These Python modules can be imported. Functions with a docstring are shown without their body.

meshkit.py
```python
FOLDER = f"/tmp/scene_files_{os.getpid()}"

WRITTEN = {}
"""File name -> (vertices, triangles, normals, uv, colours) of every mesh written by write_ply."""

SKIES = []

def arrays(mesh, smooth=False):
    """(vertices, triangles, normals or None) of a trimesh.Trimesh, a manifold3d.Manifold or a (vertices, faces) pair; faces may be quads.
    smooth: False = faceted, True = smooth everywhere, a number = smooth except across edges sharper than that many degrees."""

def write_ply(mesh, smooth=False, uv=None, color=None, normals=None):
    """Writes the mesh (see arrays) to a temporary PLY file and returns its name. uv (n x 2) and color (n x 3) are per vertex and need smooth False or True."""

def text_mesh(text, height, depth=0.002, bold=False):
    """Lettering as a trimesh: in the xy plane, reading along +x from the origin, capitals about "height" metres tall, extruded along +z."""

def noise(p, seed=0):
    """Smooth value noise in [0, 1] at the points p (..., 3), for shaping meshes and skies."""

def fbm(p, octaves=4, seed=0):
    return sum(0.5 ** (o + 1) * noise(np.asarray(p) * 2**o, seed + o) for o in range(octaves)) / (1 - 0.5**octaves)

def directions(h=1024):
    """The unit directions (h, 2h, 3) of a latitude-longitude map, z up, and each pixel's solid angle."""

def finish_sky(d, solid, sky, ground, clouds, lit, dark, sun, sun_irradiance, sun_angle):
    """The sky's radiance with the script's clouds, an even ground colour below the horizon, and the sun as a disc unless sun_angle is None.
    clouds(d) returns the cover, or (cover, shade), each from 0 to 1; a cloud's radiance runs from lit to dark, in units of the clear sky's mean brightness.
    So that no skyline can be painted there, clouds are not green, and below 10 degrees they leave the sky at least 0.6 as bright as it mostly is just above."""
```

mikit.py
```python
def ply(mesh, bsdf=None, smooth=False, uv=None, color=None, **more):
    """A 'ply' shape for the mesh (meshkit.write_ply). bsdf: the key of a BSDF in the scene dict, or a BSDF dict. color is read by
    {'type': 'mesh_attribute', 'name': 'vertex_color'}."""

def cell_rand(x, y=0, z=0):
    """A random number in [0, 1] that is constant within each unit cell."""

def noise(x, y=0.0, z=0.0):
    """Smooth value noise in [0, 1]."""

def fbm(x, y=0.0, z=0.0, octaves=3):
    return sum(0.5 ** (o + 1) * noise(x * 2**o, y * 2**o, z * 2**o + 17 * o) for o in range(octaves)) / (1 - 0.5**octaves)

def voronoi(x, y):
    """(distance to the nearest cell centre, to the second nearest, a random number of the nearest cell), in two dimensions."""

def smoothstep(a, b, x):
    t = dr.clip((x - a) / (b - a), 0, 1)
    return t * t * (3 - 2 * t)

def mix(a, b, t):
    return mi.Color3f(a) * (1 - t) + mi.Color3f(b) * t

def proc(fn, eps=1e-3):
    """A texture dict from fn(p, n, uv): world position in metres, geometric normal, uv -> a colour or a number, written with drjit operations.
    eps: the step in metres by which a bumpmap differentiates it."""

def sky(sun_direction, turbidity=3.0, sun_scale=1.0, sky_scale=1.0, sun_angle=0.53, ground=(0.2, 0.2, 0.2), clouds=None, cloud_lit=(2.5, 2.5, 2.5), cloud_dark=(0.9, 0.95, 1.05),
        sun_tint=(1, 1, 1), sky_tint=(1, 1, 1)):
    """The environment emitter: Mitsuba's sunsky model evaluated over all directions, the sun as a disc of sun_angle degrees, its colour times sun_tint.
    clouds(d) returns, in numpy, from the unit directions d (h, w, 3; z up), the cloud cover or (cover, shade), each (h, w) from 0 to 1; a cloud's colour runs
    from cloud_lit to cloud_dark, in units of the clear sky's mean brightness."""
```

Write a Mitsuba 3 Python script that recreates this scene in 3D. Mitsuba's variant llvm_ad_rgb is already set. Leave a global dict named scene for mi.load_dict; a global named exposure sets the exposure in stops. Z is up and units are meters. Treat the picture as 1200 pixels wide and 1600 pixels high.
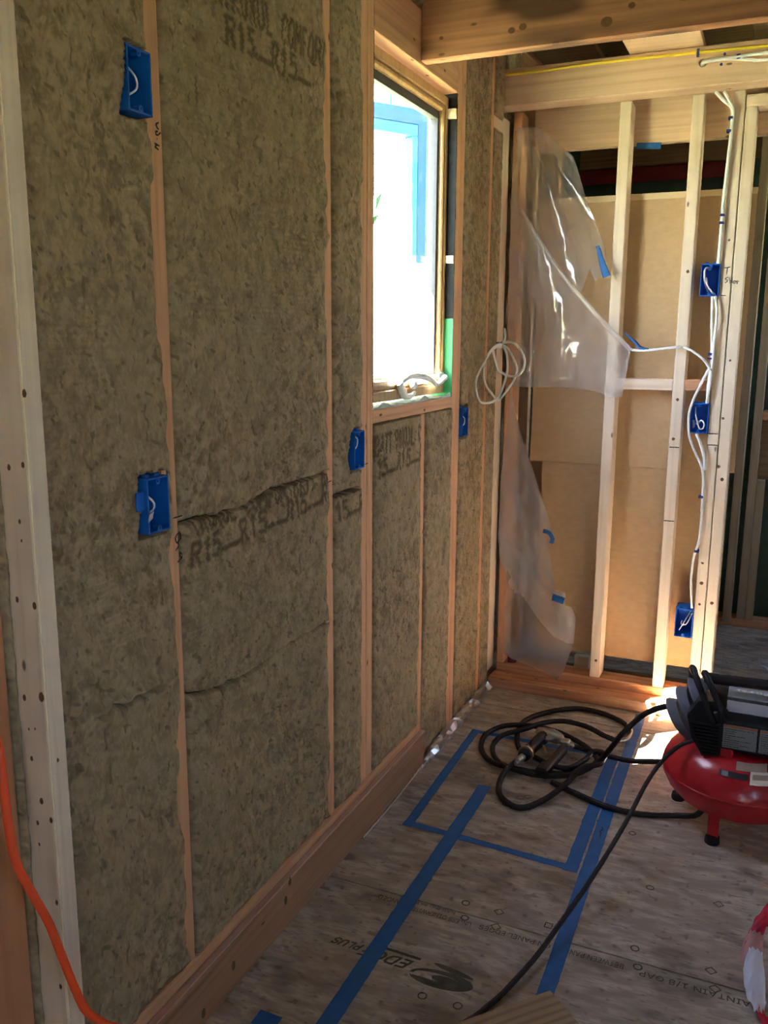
import math, numpy as np, trimesh, shapely, drjit as dr, mitsuba as mi, mikit, meshkit
from shapely.geometry import Polygon, Point
from mikit import proc, noise, fbm, voronoi, cell_rand, smoothstep, mix
T = mi.ScalarTransform4f
scene, labels = {}, {}

# ---------------------------------------------------------------- camera, sky, sun, exposure
EYE = np.array([0.97314, 0.0, 1.37533])
FWD = np.array([-0.397988, 0.896272, -0.195711])
scene['camera'] = {'type': 'perspective', 'fov': 47.0917, 'fov_axis': 'x', 'near_clip': 0.02, 'far_clip': 400.0,
                   'to_world': T().look_at(origin=EYE.tolist(), target=(EYE + FWD).tolist(), up=[-0.084815, 0.176473, 0.980645])}
SUN_TRAVEL = [0.536, 0.462, -1.0]
scene['sky'] = mikit.sky([-x for x in SUN_TRAVEL], turbidity=3.0, sun_scale=0.0, sky_scale=1.0, sky_tint=(1.28, 1.04, .90), ground=(0.25, 0.27, 0.2))
scene['sun'] = {'type': 'directional', 'direction': SUN_TRAVEL, 'irradiance': {'type': 'rgb', 'value': [2.7, 2.45, 2.05]}}
exposure = 7.2

# ---------------------------------------------------------------- helpers
def numbered(key):
    if key not in scene and key not in labels: return key
    n = 1
    while f'{key}_{n:03d}' in scene or f'{key}_{n:03d}' in labels: n += 1
    return f'{key}_{n:03d}'
def thing(name, label, cat, group=None):
    k = numbered(name); labels[k] = {'label': label, 'category': cat}
    if group: labels[k]['group'] = group
    return k
def struct(name, label=None):
    labels[name] = {'kind': 'structure'}
    if label: labels[name]['label'] = label
    return name
def part(name, mesh, bsdf, parent=None, smooth=False, label=None, kind=None, **kw):
    k = numbered(f'{parent}__{name}' if parent else name)
    if isinstance(mesh, list): mesh = join(*mesh)
    scene[k] = mikit.ply(mesh, bsdf, smooth, **kw)
    if label or kind:
        labels[k] = {}
        if label: labels[k]['label'] = label
        if kind: labels[k]['kind'] = kind
    return k
def solo(name, mesh, bsdf, label, cat, group=None, smooth=False, **kw):
    k = thing(name, label, cat, group)
    if isinstance(mesh, list): mesh = join(*mesh)
    scene[k] = mikit.ply(mesh, bsdf, smooth, **kw)
    return k
def join(*ms): return trimesh.util.concatenate([m for m in ms])
def box(x0, x1, y0, y1, z0, z1, b=0.0015):
    """a block with bevelled edges"""
    x0, x1, y0, y1, z0, z1 = min(x0, x1), max(x0, x1), min(y0, y1), max(y0, y1), min(z0, z1), max(z0, z1)
    b = min(b, (x1-x0)/3, (y1-y0)/3, (z1-z0)/3)
    P = []
    for X, sx in ((x0, 1), (x1, -1)):
        for Y, sy in ((y0, 1), (y1, -1)):
            for Z, sz in ((z0, 1), (z1, -1)):
                P += [(X+sx*b, Y+sy*b, Z), (X+sx*b, Y, Z+sz*b), (X, Y+sy*b, Z+sz*b)]
    return trimesh.convex.convex_hull(np.array(P))
def plain(x0, x1, y0, y1, z0, z1):
    m = trimesh.creation.box((x1-x0, y1-y0, z1-z0)); m.apply_translation(((x0+x1)/2, (y0+y1)/2, (z0+z1)/2)); return m
def spline(P, n=8):
    P = np.asarray(P, float); Q = np.vstack([2*P[0]-P[1], P, 2*P[-1]-P[-2]]); out = []
    for i in range(1, len(Q)-2):
        t = np.linspace(0, 1, n, endpoint=False)[:, None]
        a, b, c, d = Q[i-1], Q[i], Q[i+1], Q[i+2]
        out.append(.5*((2*b)+(-a+c)*t+(2*a-5*b+4*c-d)*t**2+(-a+3*b-3*c+d)*t**3))
    return np.vstack(out+[P[-1:]])
def tube(P, r, sides=10, n=8, flat=1.0, smooth=True, up=None):
    """a swept round (or flattened) section along a smooth curve, with end caps; r may be a list"""
    C = spline(P, n) if smooth else np.asarray(P, float)
    t = np.gradient(C, axis=0); t /= np.linalg.norm(t, axis=1, keepdims=True)+1e-12
    u = np.array(up if up is not None else ([0, 0, 1.] if abs(t[0][2]) < .9 else [1., 0, 0]))
    R = np.interp(np.linspace(0, 1, len(C)), np.linspace(0, 1, np.size(r)), np.atleast_1d(r)) if np.size(r) > 1 else np.full(len(C), float(r))
    V = []
    for i in range(len(C)):
        u = u-t[i]*(u@t[i]); u /= np.linalg.norm(u)+1e-12; w = np.cross(t[i], u)
        a = np.arange(sides)*2*np.pi/sides
        V.append(C[i]+R[i]*(np.cos(a)[:, None]*u*flat+np.sin(a)[:, None]*w))
    V = np.vstack(V+[C[:1], C[-1:]]); F = []; m = len(C)
    for i in range(m-1):
        for j in range(sides):
            a, b = i*sides+j, i*sides+(j+1) % sides
            F += [(a, b, b+sides), (a, b+sides, a+sides)]
    for j in range(sides):
        F += [(m*sides, (j+1) % sides, j), (m*sides+1, (m-1)*sides+j, (m-1)*sides+(j+1) % sides)]
    return trimesh.Trimesh(V, F, process=False)
def lathe(prof, sides=64):
    m = trimesh.creation.revolve(np.array(prof), sections=sides); return m
def extrude(pts, h):
    return trimesh.creation.extrude_polygon(pts if isinstance(pts, Polygon) else Polygon(pts), h, engine='earcut')
def place(m, rx=0, ry=0, rz=0, at=(0, 0, 0)):
    m = m.copy(); m.apply_transform(trimesh.transformations.euler_matrix(math.radians(rx), math.radians(ry), math.radians(rz))); m.apply_translation(at); return m
def frame_mesh(m, o, ex, ey, ez):
    """put a mesh drawn in xyz into the frame (o; ex, ey, ez)"""
    m = m.copy(); M = np.eye(4); M[:3, 0], M[:3, 1], M[:3, 2], M[:3, 3] = ex, ey, ez, o; m.apply_transform(M)
    if np.linalg.det(M[:3, :3]) < 0: m.invert()
    return m
def ribbon(strokes, width, thick, normal):
    """pen strokes as thin raised ribbons on a flat face"""
    N = np.array(normal, float); ms = []
    for s in strokes:
        C = spline(s, 5) if len(s) > 2 else np.asarray(s, float)
        t = np.gradient(C, axis=0); t /= np.linalg.norm(t, axis=1, keepdims=True)+1e-12
        w = np.cross(N, t)*width/2
        V = np.vstack([C-w, C+w, C+w+N*thick, C-w+N*thick]); n = len(C); F = []
        for i in range(n-1):
            for a, b in ((0, 1), (1, 2), (2, 3), (3, 0)):
                p, q = a*n+i, b*n+i; F += [(p, q, q+1), (p, q+1, p+1)]
        m = trimesh.Trimesh(V, F, process=False); m.fix_normals(); ms.append(m)
    return join(*ms)

# ---------------------------------------------------------------- materials
def lin(*c): return [((v/255+.055)/1.055)**2.4 if v > 10 else v/255/12.92 for v in c]
def mat(key, color, rough=.6, bump=None, scale=.001, **kw):
    tex = proc(color) if callable(color) else {'type': 'rgb', 'value': list(color)}
    b = {'type': 'principled', 'base_color': tex, 'roughness': rough, 'specular': kw.pop('specular', .35), **kw}
    if bump is not None: b = {'type': 'bumpmap', 'arbitrary': proc(bump, 5e-4), 'scale': scale, 'bsdf': b}
    scene[key] = {'type': 'twosided', 'bsdf': b}
    return key
def wood(key, light, dark, axis, knots=.35, stain=0., stain_col=(.05, .035, .025), rough=.65, knot_col=(.12, .05, .025), freq=1.0):
    def fn(p, n, uv):
        l, a, b = {'x': (p.x, p.y, p.z), 'y': (p.y, p.x, p.z), 'z': (p.z, p.x, p.y)}[axis]
        w = noise(l*1.7, a*8, b*8)
        g = fbm(l*4, (a+.3*b)*150*freq, (b-.2*a)*150*freq, 2)
        r = .5+.5*dr.sin((a*55+b*75)*freq*3+w*16)
        t = smoothstep(.2, .9, .55*g+.35*r*noise(l*3, a*20, b*20)+.1*w)
        col = mix(light, dark, t)
        d1, d2, rnd = voronoi(l*6.0, (a+b)*14+7.3)
        k = smoothstep(.085, .045, d1+.03*g)*dr.select(rnd < knots, 1.0, 0.0)
        col = mix(col, knot_col, k*.85)
        if stain: col = mix(col, stain_col, stain*smoothstep(.52, .72, fbm(l*3.1, a*9, b*9, 3)))
        return col
    return mat(key, fn, rough)
wood('fir_upright', (.64, .365, .20), (.50, .26, .13), 'z', .2)
wood('fir_along', (.60, .345, .19), (.46, .235, .12), 'y', .2)
wood('fir_across', (.60, .32, .17), (.36, .16, .08), 'x', .35, .15)
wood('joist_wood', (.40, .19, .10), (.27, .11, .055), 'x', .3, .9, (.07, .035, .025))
wood('beam_wood', (.68, .485, .335), (.55, .355, .22), 'x', .3, .15, (.30, .15, .07))
wood('pale_upright', (.73, .61, .475), (.63, .51, .38), 'z', .06, rough=.6)
wood('pale_across', (.70, .565, .43), (.57, .43, .30), 'x', .25)
wood('pale_along', (.70, .565, .43), (.57, .43, .30), 'y', .25)
wood('ledger_wood', (.36, .205, .12), (.27, .145, .08), 'y', .15)
wood('red_post', (.52, .235, .105), (.42, .175, .08), 'z', .0)
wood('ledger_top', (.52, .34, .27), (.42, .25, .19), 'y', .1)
wood('window_pine', (.52, .34, .16), (.40, .24, .10), 'z', .0, rough=.35)
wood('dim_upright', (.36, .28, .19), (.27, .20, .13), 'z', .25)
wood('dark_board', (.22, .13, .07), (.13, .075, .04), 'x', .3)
def treated(p, n, uv):
    a = -.671*p.x-.741*p.y; b = .741*p.x-.671*p.y
    w = fbm(a*2.2, b*7, 1., 2)
    r = .5+.5*dr.sin((b-1.5*(a+1.6)*(a+1.6)*.12)*330+w*9)
    c = mix((.40, .28, .165), (.20, .125, .07), smoothstep(.35, .95, r)*(.5+.5*w))
    return mix(c, (.25, .17, .10), .4*fbm(a*20, b*240, 3., 2))
mat('treated_grain', treated, .6)

def wool_color(p, n, uv):
    a, b, x = p.y, p.z, p.x*40
    f = .34*noise(a*52+b*20, b*40-a*15, x)+.30*noise(a*110-b*45, b*84+a*35, x+3)+.22*noise(a*230+b*60, b*150-a*90, x+6)+.14*noise(a*420-b*90, b*330+a*60, x+9)
    big = fbm(a*6, b*4.5, 1.7, 3)
    c = mix((.205, .151, .088), (.400, .306, .190), smoothstep(.22, .78, f))
    c = mix(c, (.32, .255, .150), .45*smoothstep(.35, .68, big))
    lt = smoothstep(.74, .9, noise(a*190+b*60, b*75, 7.))
    c = mix(c, (.44, .38, .26), .35*lt)
    sp = smoothstep(.80, .92, noise(a*120, b*90+a*30, 4.))
    c = mix(c, (.085, .058, .033), .5*sp)
    ink = dr.clip(uv.x, 0, 1)*smoothstep(.15, .5, fbm(p.y*60, p.z*60, 5., 2)+.16)
    return mix(c, (.055, .037, .026), ink*.72)
mat('mineral_wool', wool_color, .95, specular=.1)

def osb_color(p, n, uv):
    w = fbm(p.x*5, p.y*9, 2., 2)
    s = fbm(p.x*20+w*2, p.y*60+w*3, 1., 3)
    s2 = fbm(p.x*60, p.y*260, 6., 3)
    c = mix((.315, .268, .22), (.49, .438, .375), smoothstep(.25, .75, s))
    c = mix(c, (.32, .275, .235), .75*smoothstep(.45, .75, s2))
    c = mix(c, (.34, .25, .18), .3*smoothstep(.5, .7, fbm(p.x*7, p.y*18, 8., 2)))
    d = smoothstep(.60, .80, fbm(p.x*7+3, p.y*14+1, 4., 4))
    c = mix(c, (.085, .06, .043), .5*d)
    sp = smoothstep(.80, .92, noise(p.x*60, p.y*110, 2.))
    return mix(c, (.12, .08, .055), .45*sp)
mat('subfloor', osb_color, .62, specular=.4)
def zip_color(p, n, uv): return mix((.030, .055, .040), (.05, .085, .06), fbm(p.y*40, p.z*40, p.x*40, 2))
mat('green_sheathing', zip_color, .6)
def board_color(p, n, uv):
    f = fbm(p.x*50, p.z*95, p.y*50, 3)
    return mix((.42, .27, .135), (.50, .34, .18), f)
mat('hardboard', board_color, .6)
mat('hardboard_edge', (.62, .48, .30), .6)
def dirt(a, b, f):
    return lambda p, n, uv: mix(a, b, fbm(p.x*f, p.y*f, p.z*f, 3))
mat('blue_plastic', (.009, .112, .50), .38)
mat('cable_white', (.78, .80, .80), .45)
mat('cable_yellow', (.80, .60, .045), .45)
mat('staple_blue', (.02, .035, .20), .4)
mat('rubber_black', dirt((.008, .008, .011), (.018, .018, .022), 40), .42, specular=.25)
mat('cord_black', (.014, .014, .018), .5)
mat('orange_cord', (.80, .085, .025), .45)
mat('tape_blue', dirt((.018, .105, .34), (.028, .14, .42), 60), .6)
mat('ink_knot', (.13, .065, .03), .7)
mat('pale_highlight', (.84, .72, .50), .6)  # paints the highlight along the bevelled post edge
mat('ink', (.03, .022, .018), .8)
mat('floor_ink', dirt((.045, .038, .032), (.12, .095, .07), 90), .8)
mat('floor_ink_dark', dirt((.035, .045, .035), (.13, .115, .08), 70), .8)
mat('pencil', (.06, .045, .035), .8)
mat('black_tape', dirt((.006, .007, .008), (.014, .015, .016), 50), .6, specular=.15)
mat('membrane_green', (.03, .30, .09), .45)
mat('membrane_torn', dirt((.22, .33, .27), (.55, .62, .58), 60), .5)
mat('gasket', (.05, .052, .06), .5)
mat('white_enamel', (.85, .85, .84), .3)
mat('foil', dirt((.55, .53, .52), (.75, .73, .72), 120), .32, metallic=.9)
mat('foil_wire', (.75, .74, .72), .3, metallic=.8)
mat('red_paint', dirt((.36, .012, .022), (.42, .016, .028), 12), .22, clearcoat=.8, clearcoat_gloss=.95)
mat('black_plastic', (.010, .011, .014), .35, specular=.25)
mat('grey_plastic', dirt((.085, .098, .14), (.115, .13, .18), 30), .45)
mat('blue_sheen_panel', (.46, .52, .66), .30, metallic=.6)  # silver blue base stands in for the window reflected in the shroud
mat('warning_label', (.21, .24, .26), .5)
mat('label_orange', (.45, .10, .03), .5)
mat('label_dark', (.03, .03, .035), .5)
mat('sticker_white', (.62, .58, .55), .5)
mat('sticker_old', (.30, .24, .20), .6)
mat('silver_metal', dirt((.33, .33, .33), (.46, .46, .45), 60), .35, metallic=.9)
mat('brass', (.62, .48, .22), .3, metallic=.9)
mat('blue_paint', (.005, .055, .115), .5)
mat('blue_paint_light', (.016, .13, .17), .5)
mat('white_siding', (.80, .80, .78), .7)
mat('grass', dirt((.13, .16, .075), (.22, .24, .14), 3), .9)
mat('leaf_green', (.03, .10, .035), .5)
mat('bark', (.12, .08, .05), .9)
mat('red_sheet', dirt((.10, .008, .012), (.16, .012, .018), 9), .45)
mat('bag_red', (.60, .03, .06), .3)
mat('bag_white', (.72, .70, .80), .3)
mat('bag_pink', (.55, .27, .25), .3)
mat('paper_scrap', (.65, .75, .85), .6)
mat('drywall', (.50, .47, .44), .8)
scene['window_glass'] = {'type': 'thindielectric', 'int_ior': 1.5}
milky = {'type': 'principledthin', 'base_color': {'type': 'rgb', 'value': [.80, .80, .84]}, 'roughness': .35, 'spec_trans': .0, 'diff_trans': .9, 'eta': 1.45}
def film_mat(key, milk):
    def fn(p, n, uv): return dr.clip(milk*(.55+.9*fbm(p.x*9, p.z*5, 3., 3)), 0., 1.)
    scene[key] = {'type': 'blendbsdf', 'weight': proc(fn), 'a': {'type': 'thindielectric', 'int_ior': 1.45}, 'b': milky}
film_mat('poly_film', .27)
film_mat('poly_double', .45)

# ---------------------------------------------------------------- the setting
Y0 = 3.2108                       # front of the partition's beam and lower plate; its studs stand 89 mm behind
YS = Y0+.089
FLOOR = struct('floor', 'worn wood panel subfloor with printed lettering and blue tape')
scene['floor'] = mikit.ply(plain(-.10, 2.45, -2.3, 5.0, -.06, -.0195), 'fir_along')
ys = [-2.3, -1.83, -.611, .609, 1.828, 3.047, 4.266, 5.0]
for i in range(len(ys)-1):
    for x0, x1 in ((-.095, 1.42), (1.42, 2.44)):
        part('panel', box(x0+.0018, x1-.0018, ys[i]+.0018, ys[i+1]-.0018, -.019, 0, .0008), 'subfloor', FLOOR)

WL = struct('wall_left', 'open stud wall filled with mineral wool, with a small window')
win = (2.116, 2.731, 1.184, 2.105)
sh = [plain(-.102, -.090, -2.3, win[0], -.06, 2.66), plain(-.102, -.090, win[1], 5.0, -.06, 2.66),
      plain(-.102, -.090, win[0], win[1], -.06, win[2]), plain(-.102, -.090, win[0], win[1], win[3], 2.66)]
part('sheathing', sh, 'green_sheathing', WL)
def stud(y0, y1, z0=0.02, z1=2.42, x1=0.0, m='fir_upright', **kw):
    return part('stud', box(-.089, x1, y0, y1, z0, z1, .0025), m, WL, **kw)
PZ = .150
for y in (-1.97, -1.36, -.75, -.14, .36): stud(y, y+.038, PZ)
stud(.786, .868, PZ, m='red_post')
stud(1.2359, 1.2739, PZ)
stud(1.8455, 1.8835, PZ)
stud(2.038, 2.0765, PZ); stud(2.0775, 2.116, PZ)
stud(2.4551, 2.4931, PZ-.04, 1.147)
stud(2.731, 2.769); stud(2.770, 2.808)
stud(3.0647, 3.1027)
part('stud', box(-.038, 0, 3.211, 3.297, .06, 2.140, .0025), 'pale_upright', WL, label='pale upright framing board at the corner')
part('blocking', box(-.089, 0, 3.1027, 3.211, 2.085, 2.123, .002), 'pale_along', WL)
for y in (3.7, 4.1): part('stud', box(-.089, 0, y, y+.038, .02, 2.5, .0025), 'fir_upright', WL)
part('bottom_plate', box(-.089, 0, .6, 2.4545, .117, .1495, .003), 'fir_along', WL, label='bottom plate behind the top of the ledger board')
part('bottom_plate', box(-.089, 0, -2.25, .6, .117, .1495, .003), 'fir_along', WL)
part('bottom_plate', box(-.089, -.012, 2.4945, 5., .0, .02, .003), 'fir_along', WL)
part('ledger_board', box(-.022, .016, .93, 2.4935, 0, .1165, .004), 'ledger_wood', WL, label='long brown board along the base of the wall')
part('ledger_board', box(-.022, .016, -2.25, .80, 0, .1165, .004), 'ledger_wood', WL)
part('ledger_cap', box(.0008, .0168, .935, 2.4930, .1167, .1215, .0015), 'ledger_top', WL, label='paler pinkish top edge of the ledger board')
part('rough_sill', box(-.089, 0, 2.1165, 2.7305, 1.148, 1.184, .002), 'fir_along', WL, label='window sill board of the rough opening')
part('header', box(-.045, 0, 2.1165, 2.7305, 2.1055, 2.245, .002), 'fir_along', WL, label='header board over the window')
part('header', box(-.089, -.046, 2.1165, 2.7305, 2.1055, 2.245, .002), 'fir_along', WL)
part('top_plate', box(-.089, 0, -2.25, 4.9, 2.42, 2.456, .002), 'fir_along', WL)

WB = struct('wall_back', 'open stud partition with pale studs and brown hardboard on its far side')
def back_stud(x0, x1, z0=.0755, z1=2.171, m='pale_upright', **kw):
    return part('stud', box(x0, x1, YS, YS+.0885, z0, z1, .0025), m, WB, **kw)
part('bottom_plate', box(.004, .834, Y0, Y0+.089, 0, .042, .004), 'fir_across', WB, label='lower floor plate in front')
part('bottom_plate', box(.012, .834, YS, YS+.089, .0, .0755, .004), 'fir_across', WB, label='raised floor plate under the studs')
drill = frame_mesh(trimesh.creation.cylinder(.0135, .12, sections=28), (.660, Y0+.03, 2.243), (1, 0, 0), (0, 0, 1), (0, -1, 0))
part('header_beam', trimesh.boolean.difference([box(-.040, 2.34, Y0, Y0+.0885, 2.171, 2.294, .004), drill], engine='manifold'), 'beam_wood', WB, label='thick light beam across the top of the partition')
part('rim_board', box(.066, 2.34, 3.392, 3.43, 2.046, 2.22, .003), 'beam_wood', WB, label='board high behind the studs')
back_stud(.0125, .0435, m='fir_upright')
back_stud(.3895, .4285); back_stud(.6265, .6655); back_stud(.7560, .7925); back_stud(.7955, .8325, z1=2.1175)
part('blocking', box(.4290, .6260, YS, YS+.089, 1.191, 1.229, .002), 'pale_across', WB)
part('blocking', box(.6660, .7555, YS, YS+.089, 1.193, 1.231, .002), 'fir_across', WB)
part('door_header', box(.7955, 2.34, YS, YS+.089, 2.118, 2.156, .002), 'pale_across', WB, label='flat board over the doorway')
for x in (1.25, 1.7, 2.1): part('stud', box(x, x+.038, YS, YS+.089, 2.157, 2.171, .001), 'pale_upright', WB)
part('stud', box(1.66, 1.698, YS, YS+.089, 0, 2.117, .002), 'pale_upright', WB)
part('stud', box(1.70, 1.738, YS, YS+.089, 0, 2.117, .002), 'pale_upright', WB)
part('panel', box(1.74, 2.34, 3.36, 3.372, 0, 2.117, .001), 'drywall', WB)
# hardboard on the far face: an upper sheet with a folded top edge and a lower one set a little back
part('panel', [box(.098, .850, 3.3905, 3.3945, .897, 1.858, .001)], 'hardboard', WB, label='upper brown hardboard sheet')
part('panel_edge', box(.098, .850, 3.389, 3.400, 1.857, 1.879, .001), 'hardboard_edge', WB)
part('panel', [box(.145, .835, 3.3965, 3.4005, .135, .905, .001)], 'hardboard', WB, label='lower brown hardboard sheet')

WF = struct('wall_far', 'dark end wall of the room beyond the partition')
part('sheathing', plain(-.10, 2.45, 4.58, 4.59, -.05, 2.66), 'green_sheathing', WF)
part('bottom_plate', box(-.08, 2.34, 4.44, 4.53, 0, .04, .003), 'fir_across', WF)
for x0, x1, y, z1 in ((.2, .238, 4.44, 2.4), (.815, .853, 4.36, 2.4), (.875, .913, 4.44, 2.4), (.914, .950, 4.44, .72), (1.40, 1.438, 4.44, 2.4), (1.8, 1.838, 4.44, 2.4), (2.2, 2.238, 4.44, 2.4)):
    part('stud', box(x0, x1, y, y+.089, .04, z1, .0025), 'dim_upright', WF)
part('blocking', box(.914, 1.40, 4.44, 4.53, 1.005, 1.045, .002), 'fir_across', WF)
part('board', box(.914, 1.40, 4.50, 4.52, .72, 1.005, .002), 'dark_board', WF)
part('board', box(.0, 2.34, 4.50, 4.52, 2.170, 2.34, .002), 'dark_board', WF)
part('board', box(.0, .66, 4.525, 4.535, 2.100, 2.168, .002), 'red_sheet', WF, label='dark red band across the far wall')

WR = struct('wall_right')
ro = (-.4, -.18, 1.0, 1.9)
part('sheathing', [plain(2.36, 2.38, -2.3, ro[0], -.05, 2.66), plain(2.36, 2.38, ro[1], 4.0, -.05, 2.66), plain(2.36, 2.38, ro[0], ro[1], -.05, ro[2]), plain(2.36, 2.38, ro[0], ro[1], ro[3], 2.66),
                   plain(2.36, 2.38, 4.0, 4.40, -.05, 1.3), plain(2.36, 2.38, 4.0, 4.4, 1.9, 2.66), plain(2.36, 2.38, 4.4, 5.0, -.05, 2.66)], 'drywall', WR)
WN = struct('wall_front')
part('sheathing', [plain(-.1, 1.78, -2.32, -2.3, -.05, 2.66), plain(1.85, 2.45, -2.32, -2.3, -.05, 2.66), plain(1.78, 1.85, -2.32, -2.3, 2.05, 2.66)], 'drywall', WN)
CE = struct('ceiling', 'dark underside of the loft boards')
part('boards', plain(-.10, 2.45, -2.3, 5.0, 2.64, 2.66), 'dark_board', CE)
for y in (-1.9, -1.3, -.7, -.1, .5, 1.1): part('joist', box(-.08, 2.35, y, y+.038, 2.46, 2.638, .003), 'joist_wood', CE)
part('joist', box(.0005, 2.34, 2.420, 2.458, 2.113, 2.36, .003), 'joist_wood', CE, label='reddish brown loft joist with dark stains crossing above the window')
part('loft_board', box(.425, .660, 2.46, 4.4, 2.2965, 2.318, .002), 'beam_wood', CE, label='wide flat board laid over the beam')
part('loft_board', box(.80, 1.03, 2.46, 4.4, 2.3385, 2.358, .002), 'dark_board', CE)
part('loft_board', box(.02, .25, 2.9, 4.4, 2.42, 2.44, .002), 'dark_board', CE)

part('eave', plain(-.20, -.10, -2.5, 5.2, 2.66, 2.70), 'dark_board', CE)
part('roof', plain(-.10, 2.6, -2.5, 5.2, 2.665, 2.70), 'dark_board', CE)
GR = struct('ground', 'sunlit lawn outside')
scene['ground'] = mikit.ply(plain(-60, 60, -60, 60, -.75, -.65), 'grass')

# ---------------------------------------------------------------- window
W1 = struct('window_1', 'small pine casement window with a white crank handle')
fy0, fy1, fz0, fz1 = 2.124, 2.7275, 1.196, 2.094
def sash_ring(name, ins, w, x0, x1, m, b=.003):
    """four mitre-less bars: ins and w are (side, bottom, top) insets and widths"""
    y0, y1, z0, z1 = fy0+ins[0], fy1-ins[0], fz0+ins[1], fz1-ins[2]
    for q in ((y0, y0+w[0], z0, z1), (y1-w[0], y1, z0, z1), (y0+w[0], y1-w[0], z0, z0+w[1]), (y0+w[0], y1-w[0], z1-w[2], z1)):
        part(name, box(x0, x1, *q, b), m, W1)
sash_ring('frame', (0, 0, 0), (.019, .030, .026), -.088, -.028, 'window_pine')
sash_ring('sash', (.0195, .0305, .0265), (.013, .030, .018), -.080, -.032, 'window_pine', .005)
sash_ring('gasket', (.033, .061, .045), (.013, .004, .024), -.070, -.046, 'gasket', .001)
part('pane', trimesh.Trimesh([(-.056, fy0+.040, fz0+.063), (-.056, fy1-.040, fz0+.063), (-.056, fy1-.040, fz1-.064), (-.056, fy0+.040, fz1-.064)], [(0, 1, 2), (0, 2, 3)]), 'window_glass', W1)
part('flashing_tape', box(-.088, -.0005, 2.7285, 2.7308, 1.425, 2.104, .0005), 'black_tape', W1, label='black flashing tape on the jamb')
part('flashing_tape', box(-.088, -.0005, 2.1162, 2.118, 1.19, 2.104, .0005), 'black_tape', W1)
part('membrane', box(-.088, -.0005, 2.7283, 2.7308, 1.186, 1.432, .0005), 'membrane_green', W1, label='green membrane at the foot of the jamb')
part('membrane', box(-.088, -.003, 2.119, 2.727, 1.1842, 1.1862, .0005), 'membrane_torn', W1)
rng = np.random.default_rng(5)
pts = []
yy = np.linspace(2.13, 2.722, 60)
top = 1.188+.016*np.clip(np.sin(yy*23+1)*.6+np.sin(yy*61)*.5, 0, 1)*(.6+.4*rng.random(60))
poly = Polygon(list(zip(yy, top))+[(2.722, 1.183), (2.13, 1.183)])
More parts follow.
